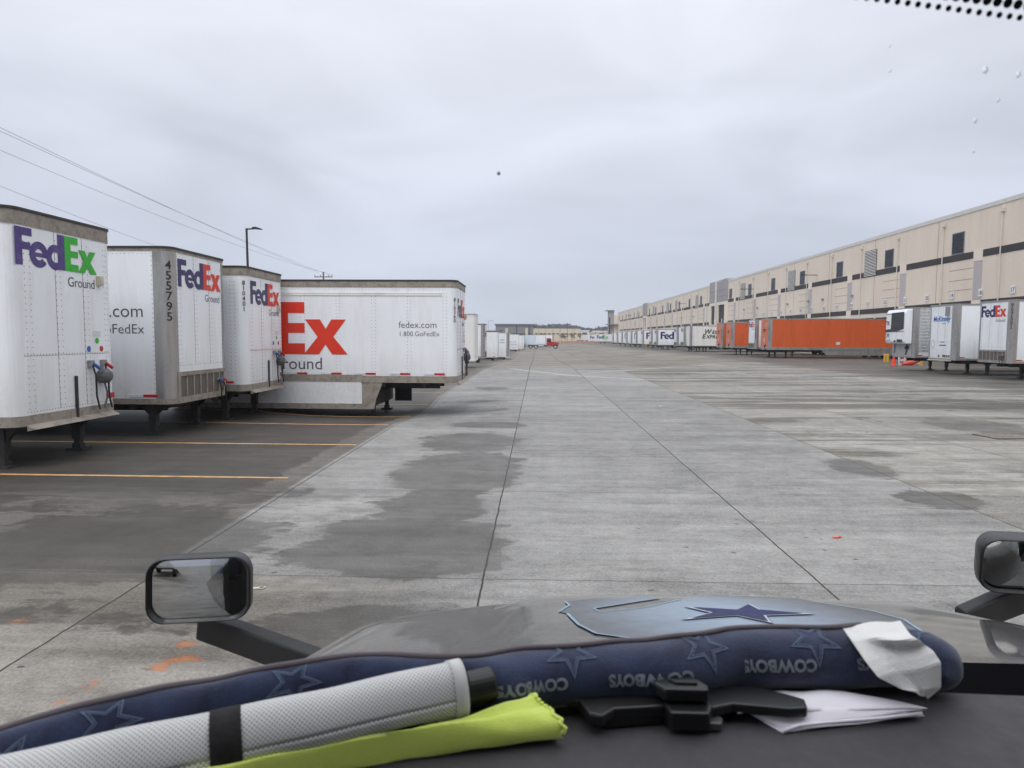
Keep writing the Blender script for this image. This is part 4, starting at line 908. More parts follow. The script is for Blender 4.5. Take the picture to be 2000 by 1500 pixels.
for sy in (-1, 1):
    m = MB()
    for k in range(9):
        a0, a1 = R(180*k/9), R(180*(k+1)/9); c0 = (-.98, .52)
        sp(m, [(c0[0]+.72*math.cos(a0), c0[1]+.68*math.sin(a0)), (c0[0]+.72*math.cos(a1), c0[1]+.68*math.sin(a1)), (c0[0]+.56*math.cos(a1), c0[1]+.54*math.sin(a1)), (c0[0]+.56*math.cos(a0), c0[1]+.54*math.sin(a0))], sy*1.1-.2, sy*1.1+.2)
    m.build('fender', M_truckred, rt)
    wheel(rt, -.98, sy*1.05, .52, sy, M_chrome)
    for a in (-6.0, -7.35): wheel(rt, a, sy*.95, .52, sy, M_chrome, .5)
    MB().lathe((-4.75, sy*.95, .72), [(.3, -.75), (.33, -.7), (.33, .7), (.3, .75)], 'X', 14).build('fuel_tank', M_chrome, rt)
    MB().tube([(-3.45, sy*.85, .9), (-3.45, sy*.85, 3.1)], .08, 8).build('exhaust_stack', M_chrome, rt)
MB().b2((-.15, -.55, .7), (-.08, .55, 1.6)).build('grille', M_chrome, rt); MB().b2((-.1, -1.15, .35), (.05, 1.15, .65)).build('bumper', M_chrome, rt); MB().b2((-8.1, -.45, .65), (-.5, .45, .9)).build('chassis', M_steel, rt)
MB().b2((-2.9, -1.12, .3), (-2.0, -.9, .75)).build('step', M_galv, rt)
ld = thing('towed_trailer', 'pale blue-white trailer coupled to the red truck', 'trailer', (tx-3.45, ty, tz))
MB().prism(outline(9.2, 1.3, .15), .98, 3.55, 0).build('body', M_pale, ld); MB().prism(outline(9.2, 1.3, .15, .02), .95, 1.08, 0).build('bottom_rail', M_alu, ld); MB().prism(outline(9.2, 1.3, .15, .02), 3.5, 3.58, 0).build('roof', M_alu, ld)
MB().b2((-2.5, -1.31, 1.2), (-.15, -1.3, 3.45)).build('nose_side_panel', M_white, ld)
for sy in (-1, 1): wheel(ld, -8.4, sy*1.0, .5, sy); leg_mesh(-5.4, sy*.9, .95).build('landing_leg', M_steel, ld)

# ------------------------------------------------------------------ the truck the photo is taken from
own = thing('semi_truck', 'grey semi truck seen from its own driver seat, bonnet painted with a helmet mural', 'truck', (0, 0, 0))
HC = .55
def hW(y):
    u = max(0.0, min(.985, (y-1.75)/.85)); return 1.06*(1-u*u)**.8
def hz(x, y):
    W = hW(y); t_ = (x-HC)/W
    z = 1.66-.284*(y-1.05)-.25*max(0, y-2.3)**2-.035*abs(t_)**5-.012*t_*t_
    z += .035*(1-sstep(.52, .70, abs(t_)))*(1-sstep(1.9, 2.55, y))
    if abs(t_) > .96: z -= 3.0*(abs(t_)-.96)**1.5
    return z
M_hood = bpy.data.materials.new('metallic_grey_paint'); t = NT(M_hood); tc_ = t.n('ShaderNodeTexCoord').outputs['Object']
fl = t.noise(tc_, 900, 1, .5); ds = t.noise(tc_, 14, 5, .65)
c = t.mix(t.rng(fl, .4, .6, 0, .25), (.030, .029, .028), (.055, .053, .051)); c = t.mix(t.rng(ds, .5, .8, 0, .3), c, (.13, .12, .105))
b = t.bsdf(Base_Color=c, Metallic=.3, Roughness=.3, Coat_Weight=1.0, Coat_Roughness=.03); t.t.links.new(t.rng(ds, .4, .7, .28, .5), b.inputs['Roughness'])
m = MB(); NU, NV = 60, 46
for j in range(NV+1):
    y = .93+1.655*j/NV
    W = hW(y)
    for i in range(NU+1):
        s_ = -1.12+2.24*i/NU
        xx = HC+W*(s_ if abs(s_) < 1.04 else math.copysign(1.04, s_))
        zz = hz(xx, y)-(0 if abs(s_) < 1.04 else (abs(s_)-1.04)*9)
        m.v.append((xx, y, zz))
m.f = [(j*(NU+1)+i, j*(NU+1)+i+1, (j+1)*(NU+1)+i+1, (j+1)*(NU+1)+i) for j in range(NV) for i in range(NU)]
k0 = NV*(NU+1); b0 = len(m.v)
for i in range(NU+1): v = m.v[k0+i]; m.v.append((v[0], v[1]+.05, .6))
m.f += [(k0+i, k0+i+1, b0+i+1, b0+i) for i in range(NU)]; m.m = [0]*len(m.f)
hood = m.build('hood', M_hood, own, smooth=True)
MB().b2((HC-.45, 2.50, .55), (HC+.45, 2.62, 1.05)).build('grille', M_chrome, own)
MB().b2((HC-1.1, 2.5, .35), (HC+1.1, 2.78, .58)).build('bumper', M_chrome, own)
def on_hood(x, y):                           # point of the hood seen at a photo pixel
    lo, hi = .95, 2.58
    d = ray(x, y); prev = None
    for k in range(400):
        Y = lo+(hi-lo)*k/399; p = Vector((0, 0, CAM_Z))+d*(Y/d.y)
        if p.z <= hz(p.x, p.y): return p
    return p
import bmesh
def hood_decal(name, poly, mt, proud, cuts=5, hole=None):
    """flat painted shape given as hood x-y outline, laid on the curved hood"""
    bm = bmesh.new(); vs = [bm.verts.new((p.x, p.y, 0)) for p in poly]; 
    bm.faces.new(vs); bmesh.ops.triangulate(bm, faces=bm.faces[:])
    for _ in range(cuts):
        es = [e for e in bm.edges if e.calc_length() > .05]
        if not es: break
        bmesh.ops.subdivide_edges(bm, edges=es, cuts=1); bmesh.ops.triangulate(bm, faces=bm.faces[:])
    bmesh.ops.recalc_face_normals(bm, faces=bm.faces[:])
    for v in bm.verts: v.co.z = hz(v.co.x, v.co.y)+proud
    if bm.faces and sum(f.normal.z for f in bm.faces) < 0: bmesh.ops.reverse_faces(bm, faces=bm.faces[:])
    me = bpy.data.meshes.new(name); bm.to_mesh(me); bm.free(); me.materials.append(mt); me.shade_smooth()
    o = bpy.data.objects.new(name, me); COL.objects.link(o); o.parent = mural; return o
def hood_line(name, pix, wd, mt, proud):
    P_ = [on_hood(*q) for q in pix]; pts = []
    for a, b in zip(P_[:-1], P_[1:]):
        for k in range(5): pts.append(a.lerp(b, k/5))
    pts.append(P_[-1]); m = MB(); vs = []
    for i, p in enumerate(pts):
        d = (pts[min(i+1, len(pts)-1)]-pts[max(i-1, 0)]); n = Vector((-d.y, d.x, 0)).normalized()*wd/2
        for q in (p+n, p-n): vs.append((q.x, q.y, hz(q.x, q.y)+proud))
    m.add(vs, [(2*i, 2*i+1, 2*i+3, 2*i+2) for i in range(len(pts)-1)])
    o = m.build(name, mt, mural); return o
Mm = bpy.data.materials.new('helmet_airbrush'); t = NT(Mm); pp = t.n('ShaderNodeNewGeometry').outputs['Position']
sc_ = on_hood(1425, 1203); q = t.n('ShaderNodeVectorMath', {0: t.n('ShaderNodeVectorMath', {0: pp, 1: (sc_.x, sc_.y, sc_.z)}, operation='SUBTRACT').outputs[0], 1: (2.6, 1.15, 0)}, operation='MULTIPLY').outputs[0]
dd = t.n('ShaderNodeVectorMath', {0: q}, operation='LENGTH').outputs['Value']
nn = t.noise(pp, 22, 6, .7); n3 = t.noise(pp, 5, 5, .6)
glow = t.rng(t.math('ADD', dd, t.math('MULTIPLY', t.math('SUBTRACT', nn, .5), .5)), .20, .95, 1, 0)
c = t.mix(t.rng(n3, .35, .65, 0, 1), (.035, .042, .055), (.075, .085, .10)); c = t.mix(glow, c, (.25, .335, .44)); 
t.bsdf(Base_Color=c, Roughness=.4, Coat_Weight=.35, Coat_Roughness=.08)
mural = MB().v and None
hel = [on_hood(*q) for q in ((1092, 1196), (1112, 1185), (1105, 1176), (1160, 1170), (1250, 1166), (1290, 1170), (1262, 1174), (1160, 1190), (1172, 1197), (1260, 1188), (1330, 1172), (1420, 1164), (1500, 1166), (1590, 1177), (1700, 1194), (1765, 1212), (1800, 1235), (1790, 1262), (1500, 1280), (1340, 1262), (1240, 1250), (1165, 1240), (1130, 1222), (1108, 1200))]
class _D: pass
mural = bpy.data.objects.new('hood_mural', None); COL.objects.link(mural); mural.parent = own
M_lb = mat('airbrush_light_blue', (.20, .31, .39), .5); M_nv = mat('star_navy_paint', (.012, .018, .085), .5, spec=.2); M_sw = mat('star_silver_paint', (.42, .45, .50), .5)
hood_decal('helmet_shape', hel, Mm, .0015)
hood_line('helmet_outline', ((1092, 1196), (1112, 1184), (1104, 1176)), .007, M_lb, .0028)
hood_line('helmet_outline', ((1108, 1200), (1130, 1222), (1165, 1240), (1240, 1250), (1340, 1262)), .007, M_lb, .0028)
hood_line('facemask_outline', ((1250, 1166), (1290, 1170), (1262, 1174), (1160, 1190), (1172, 1197), (1260, 1188), (1330, 1172)), .006, M_lb, .0028)
hood_line('helmet_outline', ((1590, 1177), (1700, 1194), (1765, 1212), (1800, 1235)), .007, M_lb, .0028)
# five-pointed star, tapering arms, as on the bonnet
spx = [(1352, 1190), (1440, 1195), (1462, 1184), (1482, 1195), (1570, 1202), (1490, 1205), (1500, 1218), (1440, 1205), (1350, 1212), (1395, 1200)]
SP = [on_hood(*q) for q in spx]; cx_ = sum((p for p in SP), Vector())/10
def scl(k): return [cx_+(p-cx_)*k for p in SP]
hood_decal('star_edge', scl(1.20), M_nv, .003, 4); hood_decal('star_border', scl(1.14), M_sw, .0045, 4); hood_decal('star', scl(1.0), M_nv, .006, 4)

# cowl, dash, windscreen, cab shell
M_dash = mat('dashboard_charcoal', (.048, .045, .050), .62, var=.10, scale=40, bumpy=.12, dirt=(.085, .08, .082), dirtamt=.3)
M_blackp = mat('black_plastic', (.012, .012, .013), .38, var=.2, scale=9)
M_blackm = mat('matte_black_plastic', (.010, .010, .011), .6)
DZ = 1.80
m = MB(); m.prism([(.77, 1.2), (.99, 1.2), (1.0, 1.59), (.77, 1.62)], -.46, 1.6, 0, T=lambda p: Vector((p.z, p.x, p.y)))
m.prism([(.80, 1.2), (.99, 1.2), (1.0, 1.722), (.96, 1.738), (.80, 1.755)], .50, 1.62, 0, T=lambda p: Vector((p.z, p.x, p.y)))
for k in range(30): m.b2((.7+k*.028, .84, 1.746), (.712+k*.028, .95, 1.757))
m.build('cowl', mat('cowl_black', (.006, .006, .007), .9, spec=0.0), own)
m = MB(); m.tube([(1.0, .93, 1.80), (1.25, .95, 1.815), (1.6, .90, 1.83)], .012, 6); m.tube([(.75, .97, 1.775), (1.15, .99, 1.80), (1.6, .96, 1.81)], .008, 6); m.lathe((.78, .97, 1.75), [(.03, 0), (.03, .03), (.012, .045)], 'Z', 12)
m.build('wiper', M_blackp, own)
gl = bpy.data.materials.new('clear_windscreen'); gl.use_nodes = True; gl.node_tree.nodes.clear(); o_ = gl.node_tree.nodes.new('ShaderNodeOutputMaterial'); tr = gl.node_tree.nodes.new('ShaderNodeBsdfTransparent'); tr.inputs[0].default_value = (1, 1, 1, 1); gl.node_tree.links.new(tr.outputs[0], o_.inputs[0])
def ws(x, s): return Vector((x, .82-.4*s, 1.76+.95*s))
m = MB(); m.add([ws(-.6, 0), ws(1.7, 0), ws(1.7, 1.25), ws(-.6, 1.25)], [(0, 1, 2, 3)]); wsh = m.build('windshield', gl, own)
# black ceramic edge with its fading dot rows at the top of the glass
wn_ = Vector((0, -.95, -.4)).normalized(); wu = Vector((1, 0, 0)); wv = Vector((0, -.4, .95)).normalized()
def fs(x): return .7265-.120*(x-.234)
m = MB(); X_ = np.linspace(-.6, 1.7, 90)
for a, b_ in zip(X_[:-1], X_[1:]): m.add([ws(a, fs(a)+.0150)+wn_*.001, ws(b_, fs(b_)+.0150)+wn_*.001, ws(b_, .86)+wn_*.001, ws(a, .86)+wn_*.001], [(0, 1, 2, 3)])
x = -.2
while x < .75:
    for row, rr_ in enumerate((.0022, .0034)):
        c0 = ws(x+row*.0037, fs(x)+.001+row*.0074)+wn_*.001; m.add([c0+(wu*math.cos(2*math.pi*k/10)+wv*math.sin(2*math.pi*k/10))*rr_ for k in range(10)], [tuple(range(10))])
    x += .0076
m.build('ceramic_edge', M_blackm, wsh)
# cab shell around the driver
M_trimc = mat('cab_lining_grey', (.38, .37, .36), .85); M_door_ = M_hood
m = MB(); m.b2((-.72, -1.6, 2.96), (1.82, .28, 3.04)); m.b2((-.72, -1.66, .7), (1.82, -1.6, 3.04)); m.b2((-.72, -1.6, .7), (1.82, .9, .78)); m.build('cab_roof_and_back', M_hood, own)
m = MB(); m.b2((-.66, -1.58, 2.90), (1.76, .26, 2.955)); m.b2((-.66, -1.59, .8), (1.76, -1.54, 2.79)); m.build('cab_lining', M_trimc, own)
for sx, nm in ((-.72, 'door'), (1.82, 'door')):
    s2 = sx+(.06 if sx < 0 else -.06)
    d_ = MB().b2((min(sx, s2), -.6, .8), (max(sx, s2), .78, 1.80)).build('door', M_hood, own)
    mm = MB(); mm.b2((min(sx, s2), -1.6, .8), (max(sx, s2), -.61, 2.955)); mm.b2((min(sx, s2), -.6, 2.7), (max(sx, s2), .3, 2.958)); mm.tube([(sx*1.03, .80, 1.8), (sx*1.03, .42, 2.8)], .035, 6); mm.build('cab_side', M_hood, own)
    if sx < 0:
        mm = MB(); P3 = [(.7, 1.35), (.45, 1.42), (.5, 1.36), (.15, 1.45), (.2, 1.37), (-.25, 1.43), (-.15, 1.34), (-.55, 1.36), (-.1, 1.29), (.2, 1.31), (.4, 1.27)]
        mm.add([(sx-.004, a, b_) for a, b_ in P3], [tuple(range(len(P3)))]); mm.build('blue_flash_decal', mat('flash_blue', (.05, .14, .38), .35), d_)
        mm = MB(); mm.b2((sx-.03, -.3, 1.62), (sx-.001, -.05, 1.66)); mm.build('door_handle', M_blackp, d_)

# bonnet mirrors
def rrect(w_, h_, r, k=7):
    P_ = []
    for cx, cy, a0 in ((w_/2-r, h_/2-r, 0), (-w_/2+r, h_/2-r, 90), (-w_/2+r, -h_/2+r, 180), (w_/2-r, -h_/2+r, 270)):
        for j in range(k+1): a = R(a0+90*j/k); P_.append((cx+r*math.cos(a), cy+r*math.sin(a)))
    return P_
M_mirr = bpy.data.materials.new('mirror_silver'); t = NT(M_mirr); t.bsdf(Base_Color=(.48, .49, .50), Metallic=1.0, Roughness=.03)
def mirror(loc, yaw, pitch, w_, h_, curv, arm_pts, roll=0):
    Mt = Matrix.Translation(loc) @ Matrix.Rotation(yaw, 4, 'Z') @ Matrix.Rotation(pitch, 4, 'X') @ Matrix.Rotation(roll, 4, 'Y')
    e_ = bpy.data.objects.new('bonnet_mirror', None); COL.objects.link(e_); e_.parent = own
    m = MB(); n = 32; rings = []
    for k, (d, sc2) in enumerate(((-.004, .90), (-.018, .945), (-.022, .975), (-.012, .995), (.02, 1.0), (.065, .93), (.10, .72), (.115, .35))):
        rr_ = rrect(w_*sc2, h_*sc2, .055*sc2); rings.append([Mt @ Vector((a, d, b_)) for a, b_ in rr_])
    kk = len(rings[0]); vs = [v for r_ in rings for v in r_]
    f_ = [(i*kk+j, i*kk+(j+1) % kk, (i+1)*kk+(j+1) % kk, (i+1)*kk+j) for i in range(len(rings)-1) for j in range(kk)]; f_.append(tuple((len(rings)-1)*kk+j for j in range(kk)))
    m.add(vs, f_); hs = m.build('mirror_housing', M_blackp, e_, smooth=True)
    m = MB(); gw, gh = w_*.90, h_*.90; N_ = 16; rp = rrect(gw, gh, .05); vs = []; fs_ = []
    kk = len(rp)
    for i in range(1, N_+1):
        for a, b_ in rp:
            a2, b2 = a*i/N_, b_*i/N_; vs.append(Mt @ Vector((a2, -.012+(a2*a2+b2*b2)/(2*curv), b2)))
    vs.append(Mt @ Vector((0, -.012, 0)))
    fs_ = [((i)*kk+j, (i)*kk+(j+1) % kk, (i+1)*kk+(j+1) % kk, (i+1)*kk+j) for i in range(N_-1) for j in range(kk)]+[(len(vs)-1, (j+1) % kk, j) for j in range(kk)]
    m.add(vs, fs_); m.build('mirror_glass', M_mirr, e_, smooth=True)
    P1, P2, w1, w2 = arm_pts
    ax = (P2-P1).normalized(); sd_ = ax.cross(Vector((0, 1, 0))).normalized(); fw_ = Vector((0, 1, 0)); m = MB()
    vs = []
    for P_, ww in ((P1, w1), (P1.lerp(P2, .5), (w1+w2)/2), (P2, w2)):
        for a, b_ in ((-.5, -.03), (.5, -.03), (.5, .03), (.32, .045), (-.32, .045), (-.5, .03)): vs.append(P_+sd_*ww*a+fw_*b_)
    m.add(vs, [(i*6+j, i*6+(j+1) % 6, (i+1)*6+(j+1) % 6, (i+1)*6+j) for i in range(2) for j in range(6)]+[(5, 4, 3, 2, 1, 0), (12, 13, 14, 15, 16, 17)]); m.build('mirror_arm', M_blackm, e_, bevel=.008)
    return e_
mirror(px(390.5, 1149, 2.0), R(14), R(-3), .302, .200, 1.0, (px(392, 1218, 2.13), px(660, 1314, 1.95), .085, .085), R(1))
mirror(px(2012, 1105, 2.3), R(-14), R(9), .305, .196, .62, (px(2005, 1160, 2.42), px(1880, 1212, 2.30), .10, .08), R(-2))

# ------------------------------------------------------------------ things lying on the dashboard
MB_ = MB
rpx = [(-60, 1466), (0, 1442), (70, 1420), (175, 1388), (315, 1356), (420, 1340), (525, 1318), (630, 1299), (700, 1291), (790, 1291), (890, 1294), (950, 1290), (1020, 1272), (1125, 1263), (1212, 1257), (1265, 1258), (1300, 1254), (1380, 1238), (1420, 1231), (1500, 1231), (1632, 1229), (1700, 1226), (1776, 1227), (1815, 1236), (1846, 1262)]
XX = [p[0] for p in rpx]; YYp = [p[1] for p in rpx]
st = []
for k in range(141):
    x_ = -60+(1846+60)*k/140; y_ = float(np.interp(x_, XX, YYp)); d = ray(x_, y_); zt_ = DZ+.058+.006*sstep(900, 1500, x_); s_ = (zt_-CAM_Z)/d.z; p = Vector((0, 0, CAM_Z))+d*s_; st.append(p)
# (depths smoothed along the roll)
def smooth(L, n):
    for _ in range(n): L = [L[0]]+[(L[i-1]+L[i]*2+L[i+1])/4 for i in range(1, len(L)-1)]+[L[-1]]
    return L
st = smooth(st, 3)
_fl = [(p.x, p.y+.022) for p in st if p.x < .60]
MB().prism([(-.62, -.15), (1.7, -.15), (1.7, .757), (.60, .757)]+_fl[::-1]+[(-.62, _fl[0][1]-.03)], 1.2, DZ).build('dashboard', M_dash, own)
cum = [0]
for a, b_ in zip(st[:-1], st[1:]): cum.append(cum[-1]+(b_-a).length)
LR = cum[-1]
def u_of(x_): 
    k = (x_+60)/(1846+60)*140; i = max(0, min(139, int(k))); return cum[i]+(cum[i+1]-cum[i])*(k-i)
def roll_at(u):
    u = max(0, min(LR, u)); i = min(len(cum)-2, int(np.searchsorted(cum, u)-1)); i = max(0, i)
    f = (u-cum[i])/(cum[i+1]-cum[i]); p = st[i].lerp(st[i+1], f); d = (st[min(i+2, len(st)-1)]-st[max(i-1, 0)]); d.z = 0; return p, d.normalized()
def roll_pt(u, ang, proud=0.0):
    """point on the roll: ang 0 is the top, growing towards the driver"""
    p, d = roll_at(u); h = p.z-DZ; r = h/2; ctr = Vector((p.x, p.y-.004, DZ+r)); n = Vector((d.y, -d.x, 0))
    endf = max(0.0, 1-((u-(LR-.035))/.035)**2)**.5 if u > LR-.035 else 1.0
    wob = 1+.018*math.sin(u*31+ang*2)+.012*math.sin(u*57+ang*3+1)
    fl_ = sstep(u_of(860), u_of(1000), u); rx = r*(.62+.5*fl_)*endf*wob; rz_ = r*endf*wob; ctr = ctr-n*(.012*(1-fl_))
    return ctr+n*(math.sin(ang)*(rx+proud))+Vector((0, 0, math.cos(ang)*(rz_+proud)))
M_blue = bpy.data.materials.new('navy_fleece'); t = NT(M_blue); tc_ = t.n('ShaderNodeTexCoord').outputs['Object']
n1 = t.noise(tc_, 16, 5, .65, .5); n2 = t.noise(tc_, 420, 3, .7)
c = t.mix(t.rng(n1, .35, .68, 0, 1), (.008, .013, .044), (.030, .050, .125)); c = t.mix(t.rng(n2, .35, .65, 0, .3), c, (.01, .012, .03))
b = t.bsdf(Base_Color=c, Roughness=.9, Sheen_Weight=.35); t.t.links.new(t.bump(n2, .5, .002), b.inputs['Normal'])
m = MB(); NS, NA = 200, 36
for i in range(NS+1):
    for j in range(NA): m.v.append(tuple(roll_pt(LR*i/NS, 2*math.pi*j/NA)))
m.f = [(i*NA+j, i*NA+(j+1) % NA, (i+1)*NA+(j+1) % NA, (i+1)*NA+j) for i in range(NS) for j in range(NA)]+[tuple(NS*NA+j for j in range(NA))[::-1], tuple(range(NA))]; m.m = [0]*len(m.f)
bl = m.build('rolled_blanket', M_blue, smooth=True); tag(bl, 'navy blue team blanket rolled along the base of the windscreen, stars and upside-down lettering', 'blanket')
# grey piping along the top edge
m = MB().tube([roll_pt(LR*k/120, -.25-.15*math.sin(k*.35), .002) for k in range(109)], .0032, 6); m.build('piping', mat('piping_grey', (.13, .11, .12), .8), bl, smooth=True)
M_fp = mat('faded_print_silver', (.20, .22, .26), .85, var=.5, scale=60); M_fp2 = mat('faded_print_blue', (.10, .135, .21), .85, var=.5, scale=60)
rollR = .032
def on_roll(mb, shape, u0, a0, rot=0.0, mi=0, proud=.0012):
    vs2, fs_ = shape; c_, s_ = math.cos(rot), math.sin(rot); out_ = []
    for a, b_ in vs2:
        x2, y2 = a*c_-b_*s_, a*s_+b_*c_; out_.append(roll_pt(u0+x2, a0-y2/rollR, proud))
    base = len(mb.v); mb.add(out_, fs_, mi)
def fine(shape, L_=.006):
    bm = bmesh.new(); vs2, fs_ = shape; vv = [bm.verts.new((a, b_, 0)) for a, b_ in vs2]
    for f in fs_:
        try: bm.faces.new([vv[i] for i in f])
        except ValueError: pass
    bmesh.ops.triangulate(bm, faces=bm.faces[:])
    for _ in range(4):
        es = [e for e in bm.edges if e.calc_length() > L_]
        if not es: break
        bmesh.ops.subdivide_edges(bm, edges=es, cuts=1); bmesh.ops.triangulate(bm, faces=bm.faces[:])
    bm.verts.index_update(); r_ = ([(v.co.x, v.co.y) for v in bm.verts], [tuple(v.index for v in f.verts) for f in bm.faces]); bm.free(); return r_
word = fine(text2d('COWBOYS', .0165, .045, 'CENTER', 0, 1.05))
for xc in (1022, 1250, 1494, 1708):
    m = MB(); on_roll(m, word, u_of(xc), 1.12, math.pi); m.build('team_lettering', M_fp, bl)
def starline(Ro, Ri, wd):
    vs = []; fs_ = []
    for k in range(10):
        a = R(90+36*k); r_ = Ro if k % 2 == 0 else Ri; r2 = r_-wd*(1.9 if k % 2 == 0 else .95); vs += [(r_*math.cos(a), r_*math.sin(a)), (r2*math.cos(a), r2*math.sin(a))]
    fs_ = [(2*k, (2*k+2) % 20, (2*k+3) % 20, 2*k+1) for k in range(10)]; return vs, fs_
so = fine(starline(.030, .0125, .0022)); si = fine(starline(.0225, .0093, .0012))
for xc, a0, rt_ in ((215, .95, math.pi+.15), (575, .85, math.pi+.1), (1110, .25, math.pi), (1357, .45, math.pi+.05), (1572, .45, math.pi-.05), (1775, .3, math.pi), (10, 1.3, math.pi)):
    m = MB(); on_roll(m, so, u_of(xc), a0, rt_); on_roll(m, si, u_of(xc), a0, rt_); m.build('star_print', M_fp2, bl)

# perforated grey sunshade roll
A = pz(900, 1341, DZ+.045); B = pz(350, 1466, DZ+.036); dv = (A-B); B = A-dv.normalized()*.75; rr_ = .0235
M_mesh = bpy.data.materials.new('perforated_grey_vinyl'); t = NT(M_mesh); uvn = t.n('ShaderNodeUVMap').outputs[0]
sp_ = t.n('ShaderNodeSeparateXYZ', {0: uvn}); U_ = t.math('MULTIPLY', sp_.outputs[0], 1/.0042); V_ = t.math('MULTIPLY', sp_.outputs[1], 1/.0042)
a_ = t.math('SUBTRACT', t.math('FRACT', t.math('ADD', U_, V_)), .5); b2_ = t.math('SUBTRACT', t.math('FRACT', t.math('SUBTRACT', U_, V_)), .5)
rad = t.math('SQRT', t.math('ADD', t.math('MULTIPLY', a_, a_), t.math('MULTIPLY', b2_, b2_)))
hole = t.rng(rad, .20, .30, 1, 0); n1 = t.noise(t.n('ShaderNodeTexCoord').outputs['Object'], 14, 4, .6)
c = t.mix(t.rng(n1, .35, .7, 0, .5), (.70, .70, .69), (.58, .59, .58)); c = t.mix(t.math('MULTIPLY', hole, .8), c, (.085, .09, .095))
b = t.bsdf(Base_Color=c, Roughness=.7); t.t.links.new(t.bump(t.math('MULTIPLY', hole, -1.0), .5, .002), b.inputs['Normal'])
ax = (A-B).normalized(); s1 = ax.cross(Vector((0, 0, 1))).normalized(); s2_ = s1.cross(ax)
m = MB(); NA, NL = 40, 90; L_ = (A-B).length; m.uv = []
for i in range(NL+1):
    u = i/NL; c0 = B.lerp(A, u)
    for j in range(NA+1):
        a = 2*math.pi*j/NA*1.0; r_ = rr_*(1+.05*math.sin(3*a+u*4)+.03*math.sin(2*a+u*17)+.02*math.sin(a+u*41))
        if j > NA*.0: r_ += .0
        m.v.append(tuple(c0+s1*math.cos(a)*r_*1.05+s2_*math.sin(a)*r_)); m.uv.append((u*L_, a*rr_))
m.f = [(i*(NA+1)+j, i*(NA+1)+j+1, (i+1)*(NA+1)+j+1, (i+1)*(NA+1)+j) for i in range(NL) for j in range(NA)]; m.m = [0]*len(m.f)
sh = m.build('rolled_sunshade', M_mesh, smooth=True); tag(sh, 'light grey perforated sunshade rolled up on the dashboard', 'sunshade')
sol = sh.modifiers.new('thickness', 'SOLIDIFY'); sol.thickness = .002; sol.offset = -1
m = MB(); 
for k_, (r0, r1) in enumerate(((rr_*1.07, rr_*.93),)):
    pr_ = []
    for i in range(2):
        c0 = A-ax*(.012 if i == 0 else -.001)
        for j in range(32): a = 2*math.pi*j/32; q_ = rr_*(1.02+.05*math.sin(3*a+4)+.03*math.sin(2*a+17)+.02*math.sin(a+41)); pr_.append(c0+s1*math.cos(a)*(q_+.0012)*1.05+s2_*math.sin(a)*(q_+.0012))
    m.add(pr_, [(j, (j+1) % 32, 32+(j+1) % 32, 32+j) for j in range(32)])
o_ = m.build('hem', mat('hem_white', (.66, .66, .65), .8), sh, smooth=True); q_ = o_.modifiers.new('t', 'SOLIDIFY'); q_.thickness = .002
m = MB(); m.tube([A-ax*.05-s2_*.001, A+ax*.006-s2_*.001], .0175, 24, 0); 
m.build('inner_layers', mat('inner_shade_dark', (.02, .02, .022), .8), sh, smooth=False)
m = MB().lathe((0, 0, 0), [(.0095, -.018), (.0165, -.016), (.0175, -.012), (.0175, .014), (.016, .016), (.0135, .014), (.0130, -.01), (.004, -.012)], 'X', 28)
ec = m.build('end_tube', M_blackp, sh, smooth=False); ec.matrix_world = Matrix.Translation(A+ax*.018-s2_*.0045) @ Matrix((ax, -s1, s2_)).transposed().to_4x4()
# elastic strap
m = MB(); sc0 = pz(441, 1446, DZ+.037); u0 = (sc0-B).dot(ax)
vs = []
for i in range(2):
    for j in range(29): a = R(-20+220*j/28); c0 = B+ax*(u0-.012+i*.026); vs.append(c0+s1*math.cos(a)*(rr_*1.16)+s2_*math.sin(a)*(rr_*1.15))
m.add(vs, [(j, j+1, 29+j+1, 29+j) for j in range(28)]); o_ = m.build('elastic_strap', mat('strap_black', (.014, .013, .014), .9, bumpy=.3), sh, smooth=True); q_ = o_.modifiers.new('t', 'SOLIDIFY'); q_.thickness = .003; q_.offset = 1
# second dark edge under the shade
m = MB(); m.tube([B-Vector((0, -.0, .012))-s1*-.014, (A+B)/2+s1*.017-Vector((0, 0, .014)), A+s1*.015-Vector((0, 0, .014))-ax*.03], .009, 8); 
tag(m.build('folded_black_cloth', mat('black_cloth', (.012, .012, .016), .95)), 'black cloth edge tucked under the grey sunshade roll', 'cloth')

# lime microfibre towel
M_lime = bpy.data.materials.new('lime_microfibre'); t = NT(M_lime); tc_ = t.n('ShaderNodeTexCoord').outputs['Object']; n1 = t.noise(tc_, 30, 4, .6); n2 = t.noise(tc_, 700, 3, .8)
c = t.mix(t.rng(n1, .35, .68, 0, .6), (.86, 1.0, .19), (.72, .93, .12)); c = t.mix(t.rng(n2, .35, .65, 0, .18), c, (.45, .58, .08))
b = t.bsdf(Base_Color=c, Roughness=.95, Sheen_Weight=.5); t.t.links.new(t.bump(n2, .6, .002), b.inputs['Normal'])
front = [(1098, 1452), (1000, 1463), (900, 1473), (800, 1484), (700, 1497), (600, 1514), (480, 1535), (330, 1560)]
back = [(1033, 1352), (985, 1366), (900, 1397), (800, 1417), (700, 1436), (600, 1456), (500, 1480), (380, 1512)]
m = MB(); NS, NC = 90, 30; F_ = [pz(a, b_, DZ+.002) for a, b_ in front]; K_ = [pz(a, b_, DZ+.034) for a, b_ in back]
def lerpL(L, s_): s_ = s_*(len(L)-1); i = min(len(L)-2, int(s_)); return L[i].lerp(L[i+1], s_-i)
rnd = random.Random(5)
